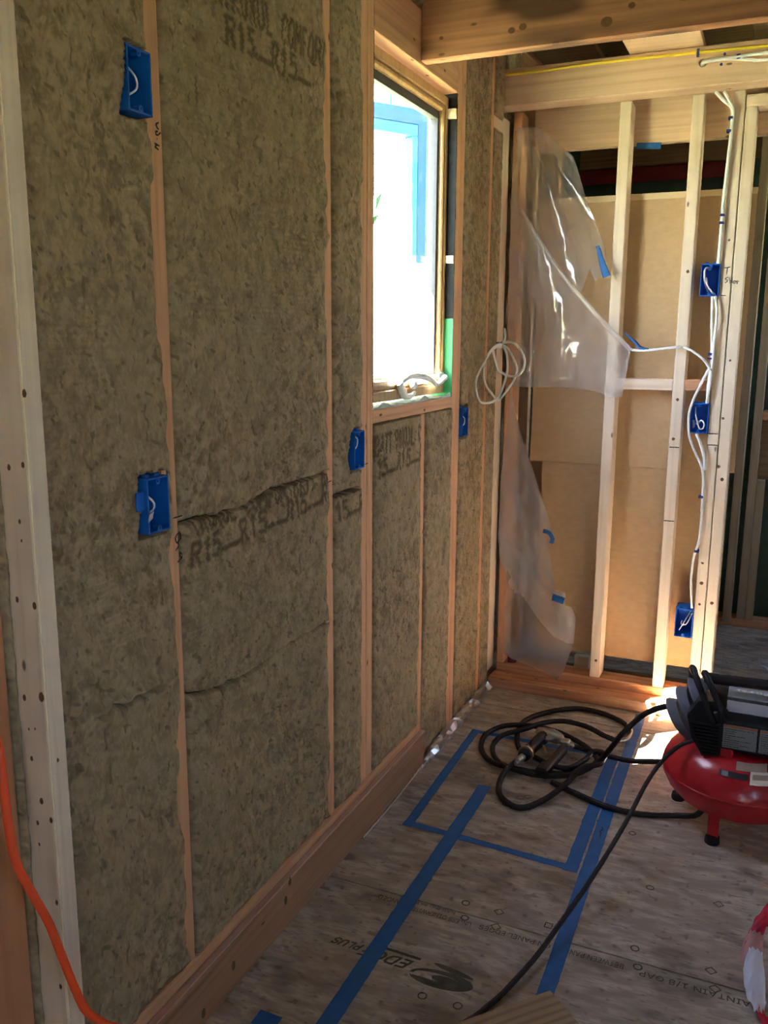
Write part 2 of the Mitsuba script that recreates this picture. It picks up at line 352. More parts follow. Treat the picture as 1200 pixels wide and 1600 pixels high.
part('torn_membrane', frame_mesh(extrude(poly, .0012), (-.0035, 0, 0), (0, 1, 0), (0, 0, 1), (1, 0, 0)), 'membrane_torn', W1, label='pale torn edge of the membrane on the sill')
for z0, z1 in ((2.031, 2.060), (1.602, 1.626)): part('shim', box(-.06, -.001, 2.7195, 2.7282, z0, z1, .0006), 'pale_along', W1, label='pale wood shim')
# crank handle: base, folding arm and knob
hd = part('handle', tube([(-.024, 2.345, 1.243), (-.020, 2.362, 1.222), (-.020, 2.382, 1.204), (-.018, 2.42, 1.203), (-.018, 2.452, 1.212)], [.009, .012, .010, .008, .006], 12), 'white_enamel', W1, True, label='white folding crank handle')
part('arm', tube([(-.022, 2.350, 1.248), (-.016, 2.40, 1.261), (-.010, 2.46, 1.261), (-.004, 2.53, 1.249), (-.001, 2.592, 1.228)], [.010, .011, .010, .008, .007], 12), 'white_enamel', hd, True)
part('arm', tube([(-.001, 2.590, 1.226), (.0, 2.63, 1.238), (-.002, 2.668, 1.248)], [.007, .008, .0095], 12), 'white_enamel', hd, True)
part('cover', place(trimesh.creation.icosphere(subdivisions=3, radius=.013), at=(-.018, 2.440, 1.234)), 'white_enamel', hd, True)
part('latch_plate', box(-.034, -.026, 2.683, 2.7275, 1.225, 1.262, .002), 'sticker_white', W1)
# outside: a white outbuilding with blue trim, and a shrub by the window
pd = np.array([.5408, .8412, 0]); pn = np.array([.8412, -.5408, 0])
def porch(m): return frame_mesh(m, (-1, 4.9, 0), pd, pn, (0, 0, 1))
ob = thing('porch', 'blue painted porch post and beam over a white wall outside the window', 'porch')
part('post', porch(box(-.030, .060, -.06, .03, 1.79, 2.60, .004)), 'blue_paint', ob)
part('post_trim', porch(box(-.066, -.031, -.05, .034, 1.83, 2.47, .004)), 'blue_paint_light', ob)
part('beam', porch(box(-2.2, .060, -.06, .03, 2.53, 2.615, .004)), 'blue_paint', ob)
part('beam_trim', porch(box(-2.2, -.031, -.05, .034, 2.470, 2.529, .004)), 'blue_paint_light', ob)
part('bracket', porch(box(-.212, -.198, -.04, .02, 2.616, 2.70, .003)), 'blue_paint_light', ob)
part('wall', porch(plain(-2.4, 2.6, -.12, .02, -.65, 1.789)), 'white_siding', ob)

# ---------------------------------------------------------------- mineral wool batts
GLYPH = {  # pen strokes in a 0..1 box
 'R': [[(0, 0), (0, 1), (.7, 1), (.9, .8), (.7, .52), (0, .5)], [(.4, .5), (.9, 0)]], '1': [[(.25, .8), (.5, 1), (.5, 0)]], '5': [[(.9, 1), (.15, 1), (.1, .58), (.6, .62), (.9, .35), (.6, 0), (.05, .06)]],
 'O': [[(.1, .2), (.1, .8), (.5, 1), (.9, .8), (.9, .2), (.5, 0), (.1, .2)]], 'X': [[(0, 0), (.9, 1)], [(0, 1), (.9, 0)]], 'U': [[(.05, 1), (.05, .2), (.45, 0), (.9, .2), (.9, 1)]], 'L': [[(.1, 1), (.1, 0), (.8, 0)]],
 'C': [[(.9, .85), (.5, 1), (.1, .75), (.1, .25), (.5, 0), (.9, .15)]], 'M': [[(0, 0), (.05, 1), (.5, .4), (.9, 1), (.95, 0)]], 'F': [[(.1, 0), (.1, 1), (.85, 1)], [(.1, .52), (.7, .52)]], 'T': [[(.45, 0), (.45, 1)], [(0, 1), (.95, 1)]],
 'B': [[(.1, 0), (.1, 1), (.7, 1), (.85, .77), (.65, .52), (.1, .52)], [(.65, .52), (.9, .25), (.7, 0), (.1, 0)]], 'A': [[(0, 0), (.45, 1), (.9, 0)], [(.2, .38), (.7, .38)]], '_': [[(-.3, .12), (1.1, .12)]], ' ': [], '(': [[(.7, 1), (.3, .5), (.7, 0)]]}
def ink_text(rows):
    """rows: (text, y start, pitch, glyph width, z of the baseline at y start, height, slope, stroke half width) -> ink(y, z) in [0, 1]"""
    S = []
    for text, y0, pitch, gw, z0, h, slope, hw in rows:
        for i, ch in enumerate(text):
            for st in GLYPH[ch]:
                q = [(y0+i*pitch+a*gw, z0+slope*(i*pitch+a*gw)+b*h) for a, b in st]
                S += [(q[k], q[k+1], hw) for k in range(len(q)-1)]
    def ink(y, z):
        out = np.zeros_like(y)
        for (a, b, hw) in S:
            lo = np.minimum(a, b)-.02; hi = np.maximum(a, b)+.02
            sel = np.nonzero((y > lo[0]) & (y < hi[0]) & (z > lo[1]) & (z < hi[1]))
            if not len(sel[0]): continue
            P = np.stack([y[sel], z[sel]], -1); A, B = np.array(a), np.array(b); t = np.clip(((P-A)@(B-A))/((B-A)@(B-A)+1e-9), 0, 1)
            d = np.linalg.norm(P-A-t[:, None]*(B-A), axis=1)
            out[sel] = np.maximum(out[sel], np.clip((hw+.003-d)/.005, 0, 1))
        return out
    return ink
def batt(label, y0, y1, z0, z1, res=.0045, seed=1, ink=None, holes=(), over=.012, bulge=.007, tears=(), depth=0.0, lowz=0.0, highz=0.0, amp=1.0, zlo=None, zhi=None, edge=1.0):
    ny, nz = max(8, int((y1-y0)/res)), max(8, int((z1-z0)/res))
    U, V = np.meshgrid(np.linspace(0, 1, ny), np.linspace(0, 1, nz), indexing='ij')
    y, z = y0+.0015+U*(y1-y0-.0015), z0+V*(z1-z0)
    if zlo or zhi:                                                # ragged seams shared with the neighbour
        rag = lambda P, k: np.interp(y, [a for a, b in P], [b for a, b in P])+.006*(meshkit.noise(np.stack([y*38, y*0, y*0], -1), 77)-.5)+.003*(meshkit.noise(np.stack([y*150, y*0, y*0], -1), 78)-.5)
        a_ = rag(zlo, 0)+.0005 if zlo else z0; b_ = rag(zhi, 0)-.0006-.0016*meshkit.noise(np.stack([y*22, y*0, y*0], -1), 79) if zhi else z1
        z = a_+V*(b_-a_)
    s3 = lambda fy, fz, k, o=3: meshkit.fbm(np.stack([y*fy, z*fz, np.full_like(y, seed*3.7+k)], -1), o, seed+k)
    w = over*(np.clip((s3(.01, 10, 1)-.40)*4.2, 0, 1)+.35*np.clip(s3(.01, 55, 16, 2)-.45, 0, 1))
    y = y+U**12*w
    d = np.minimum.reduce([(U)*(y1-y0), V*(z1-z0)+lowz*9, (1-V)*(z1-z0)+highz*9])
    dr_ = (1-U)*(y1-y0)
    x = depth+bulge*(1-np.exp(-d/.02))+amp*.024*(s3(6, 5, 2)-.5)
    x += amp*.014*(s3(34, 26, 3)-.5)
    wx = s3(16, 16, 4, 2)
    f1 = meshkit.fbm(np.stack([y*95+wx*12, z*62+wx*9, np.full_like(y, seed)], -1), 2, seed+9)
    x += .0045*(f1-.5)
    pit = meshkit.noise(np.stack([y*52+wx*7, z*40-wx*6, np.full_like(y, seed*1.3)], -1), seed+11)
    x -= .009*np.clip((pit-.70)/.14, 0, 1)*np.clip((s3(7, 6, 12)-.46)*6, 0, 1)
    x += .0016*np.sin(2*np.pi*(z+.006*wx)/.0105)*np.clip((s3(5, 4, 14)-.4)*6, 0, 1)
    e_ = np.clip(dr_/.035, 0, 1); e_ = e_*e_*(3-2*e_)
    x = x*e_+(1-e_)*(.0025+edge*.006*np.clip(s3(50, 60, 18, 2)-.35, 0, 1))
    x -= .012*np.exp(-((U)*(y1-y0)/.006)**2)
    for path in tears:                                            # a rip: a ragged crack with one lip pushed out
        P = np.array(path); zc = np.interp(y, P[:, 0], P[:, 1])+.008*(meshkit.noise(np.stack([y*130, y*0, y*0], -1), seed+22)-.5)+.010*(meshkit.noise(np.stack([y*60, y*0, y*0], -1), seed+21)-.5)
        on = (y > P[0, 0]-.004) & (y < P[-1, 0]+.004); dz = z-zc
        x = np.where(on, x-.034*np.exp(-(dz/.0042)**2)*np.clip(np.minimum(y-P[0, 0], P[-1, 0]-y)/.03+.3, 0, 1)+.011*np.exp(-((dz-.013)/.012)**2), x)
    I = np.zeros_like(y) if ink is None else ink(y, z)
    for (a, b, c, e) in holes:
        m = .002*meshkit.noise(np.stack([y*150, z*150, y*0], -1), seed+31)
        x = np.where((y > a-.004-m) & (y < b+.004) & (z > c-.005-m) & (z < e+.006+m), -.082, x)
    x[0, :] = -.08
    if not lowz: x[:, 0] = -.012 if zlo else -.08
    if not highz: x[:, -1] = -.012 if zhi else -.08
    x[-1, :] = -.002
    idx = np.arange(ny*nz).reshape(ny, nz)
    a, b, c, e = idx[:-1, :-1].ravel(), idx[1:, :-1].ravel(), idx[1:, 1:].ravel(), idx[:-1, 1:].ravel()
    F = np.vstack([np.stack([a, b, c], 1), np.stack([a, c, e], 1)])
    m = trimesh.Trimesh(np.stack([x, y, z], -1).reshape(-1, 3), F, process=False)
    k = numbered(WL+'__insulation') if label is None else thing('insulation_batt', label, 'insulation', 'mineral wool batts between the studs')
    scene[k] = mikit.ply(m, 'mineral_wool', True, uv=np.stack([I.ravel(), np.zeros(I.size)], -1))
    return k
BX = {  # y0, y1, z0, z1 of the blue boxes' mouths on the left wall
 'a': (1.178, 1.236, 1.719, 1.815), 'b': (1.178, 1.236, 1.040, 1.136), 'c': (1.980, 2.038, 1.043, 1.139), 'd': (2.808, 2.890, 1.045, 1.139)}
ink_top = ink_text([('ROXUL COMFORTBATT ', 1.487, .0285, .021, 1.953, .052, -.02, .0036), ('R15__R15__', 1.462, .0325, .025, 1.893, .045, .0, .0046), ('LCOMFORT', 1.262, .0285, .021, 1.965, .05, -.05, .0040)])
ink_mid = ink_text([('(ROXUL COMFORTBATT ROXUL', 1.305, .0270, .020, 1.012, .045, .03, .0040), ('R15__R15__R15__R', 1.300, .0345, .026, .955, .042, .06, .0046)])
ink_win = ink_text([('BATT ROXUL COMF', 2.125, .0270, .020, 1.062, .050, .02, .0046), ('15__R15__R15', 2.130, .0345, .026, 1.003, .045, .02, .0050)])
ink_thin = ink_text([('OMFORT', 1.895, .0285, .021, .985, .045, .0, .0046), ('15__R', 1.895, .0325, .025, .93, .04, .0, .0050)])
batt(None, .40, .785, .15, 2.42, .012, 1)
batt('tall mineral wool batt between the pale post and the stud with two blue boxes', .9205, 1.2355, .152, 2.42, .0037, 2, holes=(BX['a'], BX['b']), over=.024, amp=1.7,
     tears=([(1.03, .765), (1.09, .766), (1.14, .762), (1.215, .757)],))
SEAM_HI = [(1.27, 1.046), (1.32, 1.041), (1.39, 1.035), (1.48, 1.037), (1.58, 1.052), (1.72, 1.054), (1.86, 1.060)]
SEAM_LO = [(1.27, .719), (1.34, .690), (1.395, .683), (1.45, .678), (1.51, .676), (1.62, .686), (1.86, .684)]
batt('widest upper mineral wool batt with R15 printed near its top', 1.2745, 1.8450, 1.05, 2.42, .0037, 4, ink=ink_top, over=.026, zlo=SEAM_HI)
batt('wide middle mineral wool batt with the printing just below its top edge', 1.2745, 1.8450, .68, 1.05, .0036, 5, ink=ink_mid, over=.018, zlo=SEAM_LO, zhi=SEAM_HI)
batt('wide bottom mineral wool batt above the ledger board', 1.2745, 1.8450, .150, .68, .0037, 6, over=.020, zhi=SEAM_LO, tears=([(1.29, .625), (1.34, .642), (1.375, .664)],))
batt('narrow upper mineral wool batt left of the window', 1.8840, 2.0375, .99, 2.42, .0042, 7, holes=(BX['c'],), over=.016)
batt('narrow lower mineral wool batt left of the window stud', 1.8840, 2.0375, .150, .9895, .0042, 8, ink=ink_thin)
batt('mineral wool batt under the window with smudged printing', 2.1165, 2.4545, .150, 1.1475, .0042, 9, ink=ink_win, over=.010)
batt('slim mineral wool batt under the right end of the window', 2.4936, 2.7305, .02, 1.1475, .0045, 10, over=.010)
batt('mineral wool batt between the window and the corner, behind a blue box', 2.8085, 3.0642, .02, 2.42, .0046, 11, holes=(BX['d'],), over=.006, bulge=.001, amp=.55)
batt('narrow mineral wool strip in the far left corner', 3.1032, 3.2108, .02, 2.0845, .005, 12, over=.003, bulge=-.004, amp=.6)
batt('mineral wool above the window header', 2.1165, 2.7305, 2.246, 2.42, .005, 13, over=.004, bulge=.018, amp=1.6)
batt('scrap of mineral wool over the blocking in the corner', 3.1032, 3.2108, 2.124, 2.42, .006, 14, over=.004)
batt('mineral wool strip behind the corner board', 3.2975, 3.42, .08, 2.42, .006, 15, depth=-.02, over=.0)

batt('sliver of mineral wool between the pale foreground post and the red-brown stud', .8685, .8838, .152, 2.42, .005, 16, over=.0, amp=.5)

# the pale upright in the foreground
pp = thing('framing_post', 'pale knotty upright 2x4 standing proud of the insulation at the left edge', 'stud')
part('board', box(-.036, .053, .884, .9197, 0, 2.42, .0035), 'pale_upright', pp)

# ---------------------------------------------------------------- measured paths, in metres
NOTE_LOW = [[[0.0, 1.277, 1.025], [0.0, 1.267, 1.02], [0.0, 1.264, 1.013], [0.0, 1.268, 1.006], [0.0, 1.278, 1.012], [0.0, 1.285, 1.016]], [[0.0, 1.278, 1.023], [0.0, 1.28, 1.016], [0.0, 1.281, 1.01]], [[0.0, 1.268, 1.006], [-0.0, 1.273, 1.001], [0.0, 1.264, 0.993]], [[0.0, 1.275, 0.988], [0.0, 1.282, 0.978], [0.0, 1.268, 0.97]], [[0.0, 1.275, 0.988], [0.0, 1.276, 0.979], [0.0, 1.281, 0.977]], [[0.0, 1.26, 1.053], [0.0, 1.286, 1.053]]]
NOTE_UP = [[[0.0, 1.265, 1.718], [0.0, 1.261, 1.717], [-0.0, 1.258, 1.713], [0.0, 1.264, 1.708]], [[0.0, 1.257, 1.704], [0.0, 1.257, 1.699], [0.0, 1.263, 1.699]], [[0.0, 1.257, 1.704], [0.0, 1.262, 1.704]], [[0.0, 1.269, 1.704], [0.0, 1.264, 1.7]], [[0.0, 1.259, 1.693], [0.0, 1.26, 1.692]], [[0.0, 1.252, 1.684], [0.0, 1.259, 1.683], [0.0, 1.253, 1.679], [0.0, 1.262, 1.676]], [[0.0, 1.259, 1.683], [0.0, 1.264, 1.682]]]
NOTE_FAR = [[[0.768, 3.3, 1.609], [0.787, 3.3, 1.612]], [[0.778, 3.3, 1.61], [0.776, 3.3, 1.589]], [[0.782, 3.3, 1.579], [0.773, 3.3, 1.573], [0.782, 3.3, 1.567], [0.773, 3.3, 1.559]], [[0.786, 3.3, 1.578], [0.789, 3.3, 1.558]], [[0.795, 3.3, 1.58], [0.795, 3.3, 1.559]], [[0.788, 3.3, 1.567], [0.795, 3.3, 1.568]], [[0.804, 3.3, 1.567], [0.799, 3.3, 1.562], [0.804, 3.3, 1.557], [0.807, 3.3, 1.564], [0.804, 3.3, 1.567]], [[0.811, 3.3, 1.569], [0.812, 3.3, 1.555]], [[0.807, 3.3, 1.563], [0.818, 3.3, 1.564]], [[0.762, 3.3, 1.519], [0.78, 3.3, 1.517]]]
HOSE = [[0.743, 2.6, 0.295], [0.709, 2.62, 0.27], [0.667, 2.64, 0.229], [0.619, 2.627, 0.17], [0.58, 2.646, 0.1], [0.547, 2.654, 0.05], [0.512, 2.634, 0.025], [0.467, 2.607, 0.015], [0.391, 2.583, 0.01], [0.288, 2.573, 0.01], [0.207, 2.593, 0.01], [0.153, 2.67, 0.01], [0.139, 2.772, 0.012], [0.185, 2.853, 0.018], [0.274, 2.865, 0.03], [0.367, 2.857, 0.03], [0.454, 2.816, 0.025], [0.505, 2.774, 0.02], [0.531, 2.725, 0.018], [0.518, 2.657, 0.02], [0.472, 2.585, 0.02], [0.38, 2.543, 0.02], [0.282, 2.558, 0.018], [0.222, 2.615, 0.01], [0.186, 2.695, 0.01], [0.198, 2.769, 0.02], [0.266, 2.81, 0.04], [0.313, 2.871, 0.045], [0.375, 2.917, 0.045], [0.454, 2.919, 0.04], [0.526, 2.892, 0.03], [0.569, 2.897, 0.02], [0.593, 2.948, 0.012], [0.593, 3.019, 0.01], [0.55, 3.081, 0.01], [0.473, 3.125, 0.01], [0.389, 3.13, 0.01], [0.316, 3.078, 0.01], [0.253, 2.993, 0.01], [0.229, 2.905, 0.012], [0.241, 2.802, 0.012], [0.274, 2.715, 0.01], [0.323, 2.682, 0.012], [0.404, 2.611, 0.028], [0.465, 2.612, 0.03], [0.501, 2.684, 0.035], [0.514, 2.722, 0.045], [0.54, 2.723, 0.05], [0.558, 2.707, 0.05], [0.555, 2.643, 0.05], [0.517, 2.603, 0.05], [0.502, 2.577, 0.05], [0.478, 2.51, 0.03], [0.432, 2.415, 0.012], [0.382, 2.347, 0.01], [0.328, 2.363, 0.01], [0.289, 2.42, 0.01], [0.28, 2.493, 0.02], [0.292, 2.556, 0.03], [0.31, 2.631, 0.028]]
CORD_COIL = [[0.428, 2.532, 0.012], [0.511, 2.496, 0.01], [0.614, 2.458, 0.01], [0.706, 2.457, 0.01], [0.793, 2.485, 0.012], [0.854, 2.479, 0.03], [0.879, 2.441, 0.08]]
HOSE_TAIL = [[0.406, 2.783, 0.03], [0.487, 2.758, 0.03], [0.548, 2.768, 0.02], [0.622, 2.762, 0.02], [0.682, 2.759, 0.03], [0.763, 2.731, 0.06]]
COIL = [[0.03, 3.2, 1.407], [0.035, 3.2, 1.384], [0.034, 3.2, 1.366], [0.029, 3.2, 1.353], [0.048, 3.2, 1.358], [0.07, 3.2, 1.352], [0.092, 3.2, 1.333], [0.107, 3.2, 1.307], [0.113, 3.2, 1.281], [0.106, 3.2, 1.255], [0.088, 3.2, 1.236], [0.066, 3.2, 1.232], [0.049, 3.2, 1.235], [0.033, 3.2, 1.243], [0.02, 3.176, 1.256], [0.02, 3.136, 1.291], [0.02, 3.106, 1.325], [0.02, 3.131, 1.338], [0.02, 3.194, 1.344], [0.035, 3.2, 1.341], [0.055, 3.2, 1.322], [0.072, 3.2, 1.293], [0.084, 3.2, 1.265], [0.082, 3.2, 1.244], [0.072, 3.2, 1.215], [0.051, 3.2, 1.182], [0.03, 3.2, 1.155], [0.02, 3.179, 1.145], [0.02, 3.109, 1.171], [0.02, 3.041, 1.202], [0.02, 3.006, 1.234], [0.02, 3.002, 1.272], [0.02, 3.031, 1.304], [0.02, 3.08, 1.326], [0.02, 3.122, 1.34], [0.02, 3.175, 1.349], [0.026, 3.2, 1.344], [0.041, 3.2, 1.319], [0.047, 3.2, 1.29], [0.049, 3.2, 1.259], [0.042, 3.2, 1.222], [0.029, 3.2, 1.179], [0.02, 3.178, 1.151], [0.02, 3.107, 1.142], [0.02, 3.029, 1.144], [0.02, 2.97, 1.153], [0.02, 2.927, 1.188], [0.02, 2.918, 1.226], [0.02, 2.961, 1.263], [0.02, 3.015, 1.294], [0.02, 3.08, 1.323], [0.02, 3.131, 1.339], [0.02, 3.195, 1.336], [0.029, 3.2, 1.345]]
CABLES = [[[0.698, 3.287, 2.171], [0.724, 3.287, 2.143], [0.754, 3.287, 2.113], [0.757, 3.287, 2.053], [0.755, 3.287, 1.974], [0.75, 3.287, 1.854], [0.749, 3.287, 1.762], [0.749, 3.287, 1.658], [0.747, 3.287, 1.623]], [[0.725, 3.281, 2.167], [0.745, 3.281, 2.136], [0.759, 3.281, 2.107]], [[0.737, 3.287, 1.515], [0.741, 3.287, 1.436], [0.75, 3.287, 1.306], [0.746, 3.287, 1.218], [0.747, 3.287, 1.152]], [[0.746, 3.281, 1.515], [0.756, 3.281, 1.457], [0.754, 3.281, 1.35], [0.754, 3.281, 1.296], [0.751, 3.281, 1.219], [0.745, 3.281, 1.152]], [[0.752, 3.287, 1.306], [0.744, 3.287, 1.273], [0.721, 3.287, 1.218], [0.698, 3.287, 1.155], [0.689, 3.287, 1.105], [0.695, 3.287, 1.037], [0.717, 3.287, 0.982], [0.742, 3.287, 0.933], [0.753, 3.287, 0.892], [0.755, 3.287, 0.835], [0.757, 3.287, 0.695], [0.753, 3.287, 0.647], [0.742, 3.287, 0.598], [0.738, 3.287, 0.526], [0.742, 3.287, 0.466], [0.749, 3.287, 0.406]], [[0.719, 3.281, 1.044], [0.737, 3.281, 1.006], [0.751, 3.281, 0.961], [0.756, 3.281, 0.916]], [[0.475, 3.271, 1.334], [0.51, 3.271, 1.33], [0.565, 3.271, 1.335], [0.633, 3.271, 1.344]], [[0.672, 3.271, 1.338], [0.698, 3.271, 1.323], [0.727, 3.271, 1.3], [0.75, 3.271, 1.267]]]
YELLOW = [[-0.042, 3.207, 2.275], [0.028, 3.207, 2.274], [0.141, 3.207, 2.274], [0.251, 3.207, 2.277], [0.4, 3.207, 2.278], [0.543, 3.207, 2.276], [0.642, 3.207, 2.275], [0.85, 3.207, 2.271]]
WHITE_TOP = [[[0.663, 3.205, 2.245], [0.702, 3.205, 2.248], [0.759, 3.205, 2.242], [0.807, 3.205, 2.235], [0.853, 3.205, 2.23]], [[0.664, 3.199, 2.24], [0.721, 3.199, 2.245], [0.778, 3.199, 2.246], [0.852, 3.199, 2.249]]]
STAPLES = [[-0.027, 3.211, 2.274], [0.643, 3.211, 2.273], [0.766, 3.211, 2.243]]
SHEET_A = [[0.032, 2.1], [0.041, 2.112], [0.079, 2.111], [0.118, 2.105], [0.178, 2.054], [0.242, 1.998], [0.257, 1.962], [0.29, 1.857], [0.333, 1.764], [0.369, 1.676], [0.383, 1.588], [0.36, 1.593], [0.338, 1.571], [0.318, 1.616], [0.294, 1.538], [0.226, 1.505], [0.034, 1.507], [0.021, 1.669], [0.02, 1.894]]
SHEET_B = [[0.024, 1.892], [0.062, 1.824], [0.125, 1.732], [0.225, 1.595], [0.37, 1.437], [0.477, 1.334], [0.47, 1.257], [0.458, 1.166], [0.419, 1.16], [0.372, 1.182], [0.302, 1.191], [0.195, 1.193], [0.049, 1.189], [0.025, 1.437], [0.024, 1.668]]
SHEET_C = [[0.047, 1.186], [0.07, 1.085], [0.104, 0.984], [0.154, 0.84], [0.194, 0.731], [0.222, 0.656], [0.228, 0.626], [0.21, 0.594], [0.222, 0.545], [0.244, 0.432], [0.203, 0.401], [0.075, 0.385], [0.02, 0.523], [0.01, 0.6], [0.015, 0.855], [0.035, 1.079]]
SHEET_D = [[0.017, 0.618], [0.079, 0.458], [0.115, 0.397], [0.188, 0.302], [0.254, 0.234], [0.304, 0.215], [0.332, 0.217], [0.336, 0.323], [0.317, 0.364], [0.292, 0.368], [0.293, 0.417], [0.253, 0.427], [0.208, 0.427], [0.169, 0.455], [0.154, 0.518], [0.075, 0.586]]
SHEET_E = [[0.054, 0.477], [0.111, 0.393], [0.184, 0.298], [0.25, 0.228], [0.301, 0.21], [0.329, 0.211], [0.294, 0.09], [0.271, 0.055], [0.193, 0.087], [0.087, 0.11], [0.052, 0.132], [0.048, 0.345]]
ORANGE = [[0.03, 0.805, 0.884], [0.045, 0.805, 0.812], [0.055, 0.8, 0.722], [0.065, 0.799, 0.662], [0.075, 0.813, 0.606], [0.08, 0.833, 0.549], [0.08, 0.852, 0.484], [0.085, 0.867, 0.421], [0.09, 0.884, 0.365], [0.1, 0.911, 0.324], [0.13, 0.925, 0.295]]
KNOTS_SIDE = [[0.056, 1.298, 1.6], [0.018, 1.196, 1.3], [0.044, 1.201, 1.3], [0.03, 1.121, 1], [0.031, 1.094, 0.7], [0.014, 1.007, 1.3], [0.046, 1.002, 1.6], [0.013, 0.859, 1.4], [0.046, 0.866, 2.2], [0.018, 0.765, 1.2], [0.031, 0.7, 1.5], [0.02, 0.662, 1.1], [0.047, 0.673, 1.4], [0.046, 0.537, 1.2], [0.041, 0.391, 1.3], [0.02, 0.627, 0.8], [0.017, 0.811, 0.6], [0.029, 0.814, 0.6]]
KNOTS_FRONT = [[0.899, 0.763, 1]]

for x, z, s_ in KNOTS_SIDE: part('knot', frame_mesh(trimesh.creation.cylinder(.0028*s_, .0006, sections=12), (x, .8839, z), (.8, 0, 0), (0, 0, 1.25), (0, -1, 0)), 'ink_knot', pp)
for y, z, s_ in KNOTS_FRONT: part('knot', frame_mesh(trimesh.creation.cylinder(.0026*s_, .0006, sections=12), (.0531, y, z), (0, .8, 0), (0, 0, 1.2), (1, 0, 0)), 'ink_knot', pp)
part('arris_highlight', box(.0516, .0528, .8842, .8868, .1, 1.9, .0004), 'pale_highlight', pp, label='pale highlight painted along the edge of the post')  # thin pale strip stands in for light catching the bevel
# ---------------------------------------------------------------- blue junction boxes
def junction_box(label, w, h, frame, wire, wr=.0017, dp=.066):
    """mouth w x h drawn in local x (across), y (up), z (out towards the room); 62 mm deep"""
    o, ex, ey, ez = frame
    P = lambda m: frame_mesh(m, o, ex, ey, ez)
    k = thing('junction_box', label, 'electrical box', 'blue plastic electrical boxes')
    t = .0032
    part('body', P(join(box(0, t, 0, h, -dp, 0, .0008), box(w-t, w, 0, h, -dp, 0, .0008), box(t, w-t, 0, t, -dp, 0, .0008), box(t, w-t, h-t, h, -dp, 0, .0008), box(t, w-t, t, h-t, -dp, -dp+.003, .0005))), 'blue_plastic', k)
    for yy in (.0075, h-.0075):
        ring = Point(w*.5, yy).buffer(.0052, 12).union(shapely.box(w*.5-.005, min(yy, 0 if yy < h/2 else h), w*.5+.005, max(yy, 0 if yy < h/2 else h))).difference(Point(w*.5, yy).buffer(.0020, 10))
        part('screw_tab', P(place(extrude(ring, .012), at=(0, 0, -.0125))), 'blue_plastic', k)
    for i, pts in enumerate(wire): part('wire', P(tube(pts, wr, 8, flat=1.6)), 'cable_white', k)
    for xx in (w*.28, w*.72): part('nail_lug', P(box(xx-.006, xx+.006, h-.0005, h+.006, -.020, -.012, .001)), 'blue_plastic', k)
    return k
def left_frame(b, out=.0127): return ((out, b[0], b[2]), (0, 1, 0), (0, 0, 1), (1, 0, 0))
loopA = [(.010, .078, -.05), (.013, .070, -.018), (.023, .052, -.004), (.024, .034, -.006), (.014, .022, -.03)]
junction_box('upper blue box at the top left, partly buried in mineral wool', .058, .096, left_frame(BX['a']), [loopA])
junction_box('lower blue box on the left stud beside the printed batt', .058, .096, left_frame(BX['b']), [[(.003, .072, -.04), (.006, .068, -.012), (.012, .056, .001), (.014, .044, .0), (.008, .032, -.012), (.004, .026, -.03)]])
part('torn_ear', box(.002, .006, BX['b'][0]-.020, BX['b'][0]+.0005, 1.083, 1.115, .001), 'blue_plastic', 'junction_box_001')
solo('paper_label', frame_mesh(extrude([(0, 0), (.012, .006), (.016, .018), (.004, .013)], .0008), (.014, BX['b'][0]-.004, 1.062), (0, 1, 0), (0, 0, 1), (1, 0, 0)), 'sticker_white', 'scrap of pale fibre stuck on the edge of the lower left blue box', 'scrap')
junction_box('blue box left of the window stud, below the sill', .058, .096, left_frame(BX['c']), [[(.010, .085, -.03), (.022, .080, -.006), (.016, .060, -.002), (.010, .045, -.012)]])
junction_box('blue box just right of the window, below the sill', .058, .094, left_frame((BX['d'][0]+.001, 0, BX['d'][2], 0)), [[(.008, .030, -.04), (.022, .036, -.008), (.026, .052, -.002), (.018, .066, -.006), (.010, .072, -.04)]])
def back_frame(x0, z0, out=.0127): return ((x0, YS-out, z0), (1, 0, 0), (0, 0, 1), (0, -1, 0))
bz = [(.694, 1.517), (.692, 1.046), (.693, .290)]
junction_box('topmost of the three blue boxes on the doorway stud', .062, .106, back_frame(*bz[0]), [[(.022, .020, -.05), (.014, .050, -.012), (.012, .085, -.006), (.020, .094, -.02), (.026, .090, -.04)], [(.018, .060, -.02), (.024, .035, -.006), (.040, .012, -.012), (.046, .008, -.04)]], .0034, .085)
junction_box('middle blue box on the doorway stud', .062, .104, back_frame(*bz[1]), [[(.014, .085, -.05), (.020, .060, -.012), (.034, .018, -.006), (.046, .016, -.006), (.050, .032, -.006), (.040, .044, -.012), (.024, .030, -.02)], [(.010, .040, -.05), (.013, .030, -.03), (.012, .016, -.04)]], .0026, .085)
junction_box('lowest blue box on the doorway stud, near the floor', .062, .108, back_frame(*bz[2]), [[(.050, .092, -.05), (.030, .052, -.012), (.016, .024, -.006)], [(.054, .080, -.05), (.040, .050, -.010), (.022, .048, -.008), (.024, .058, -.02)]], .0018, .085)

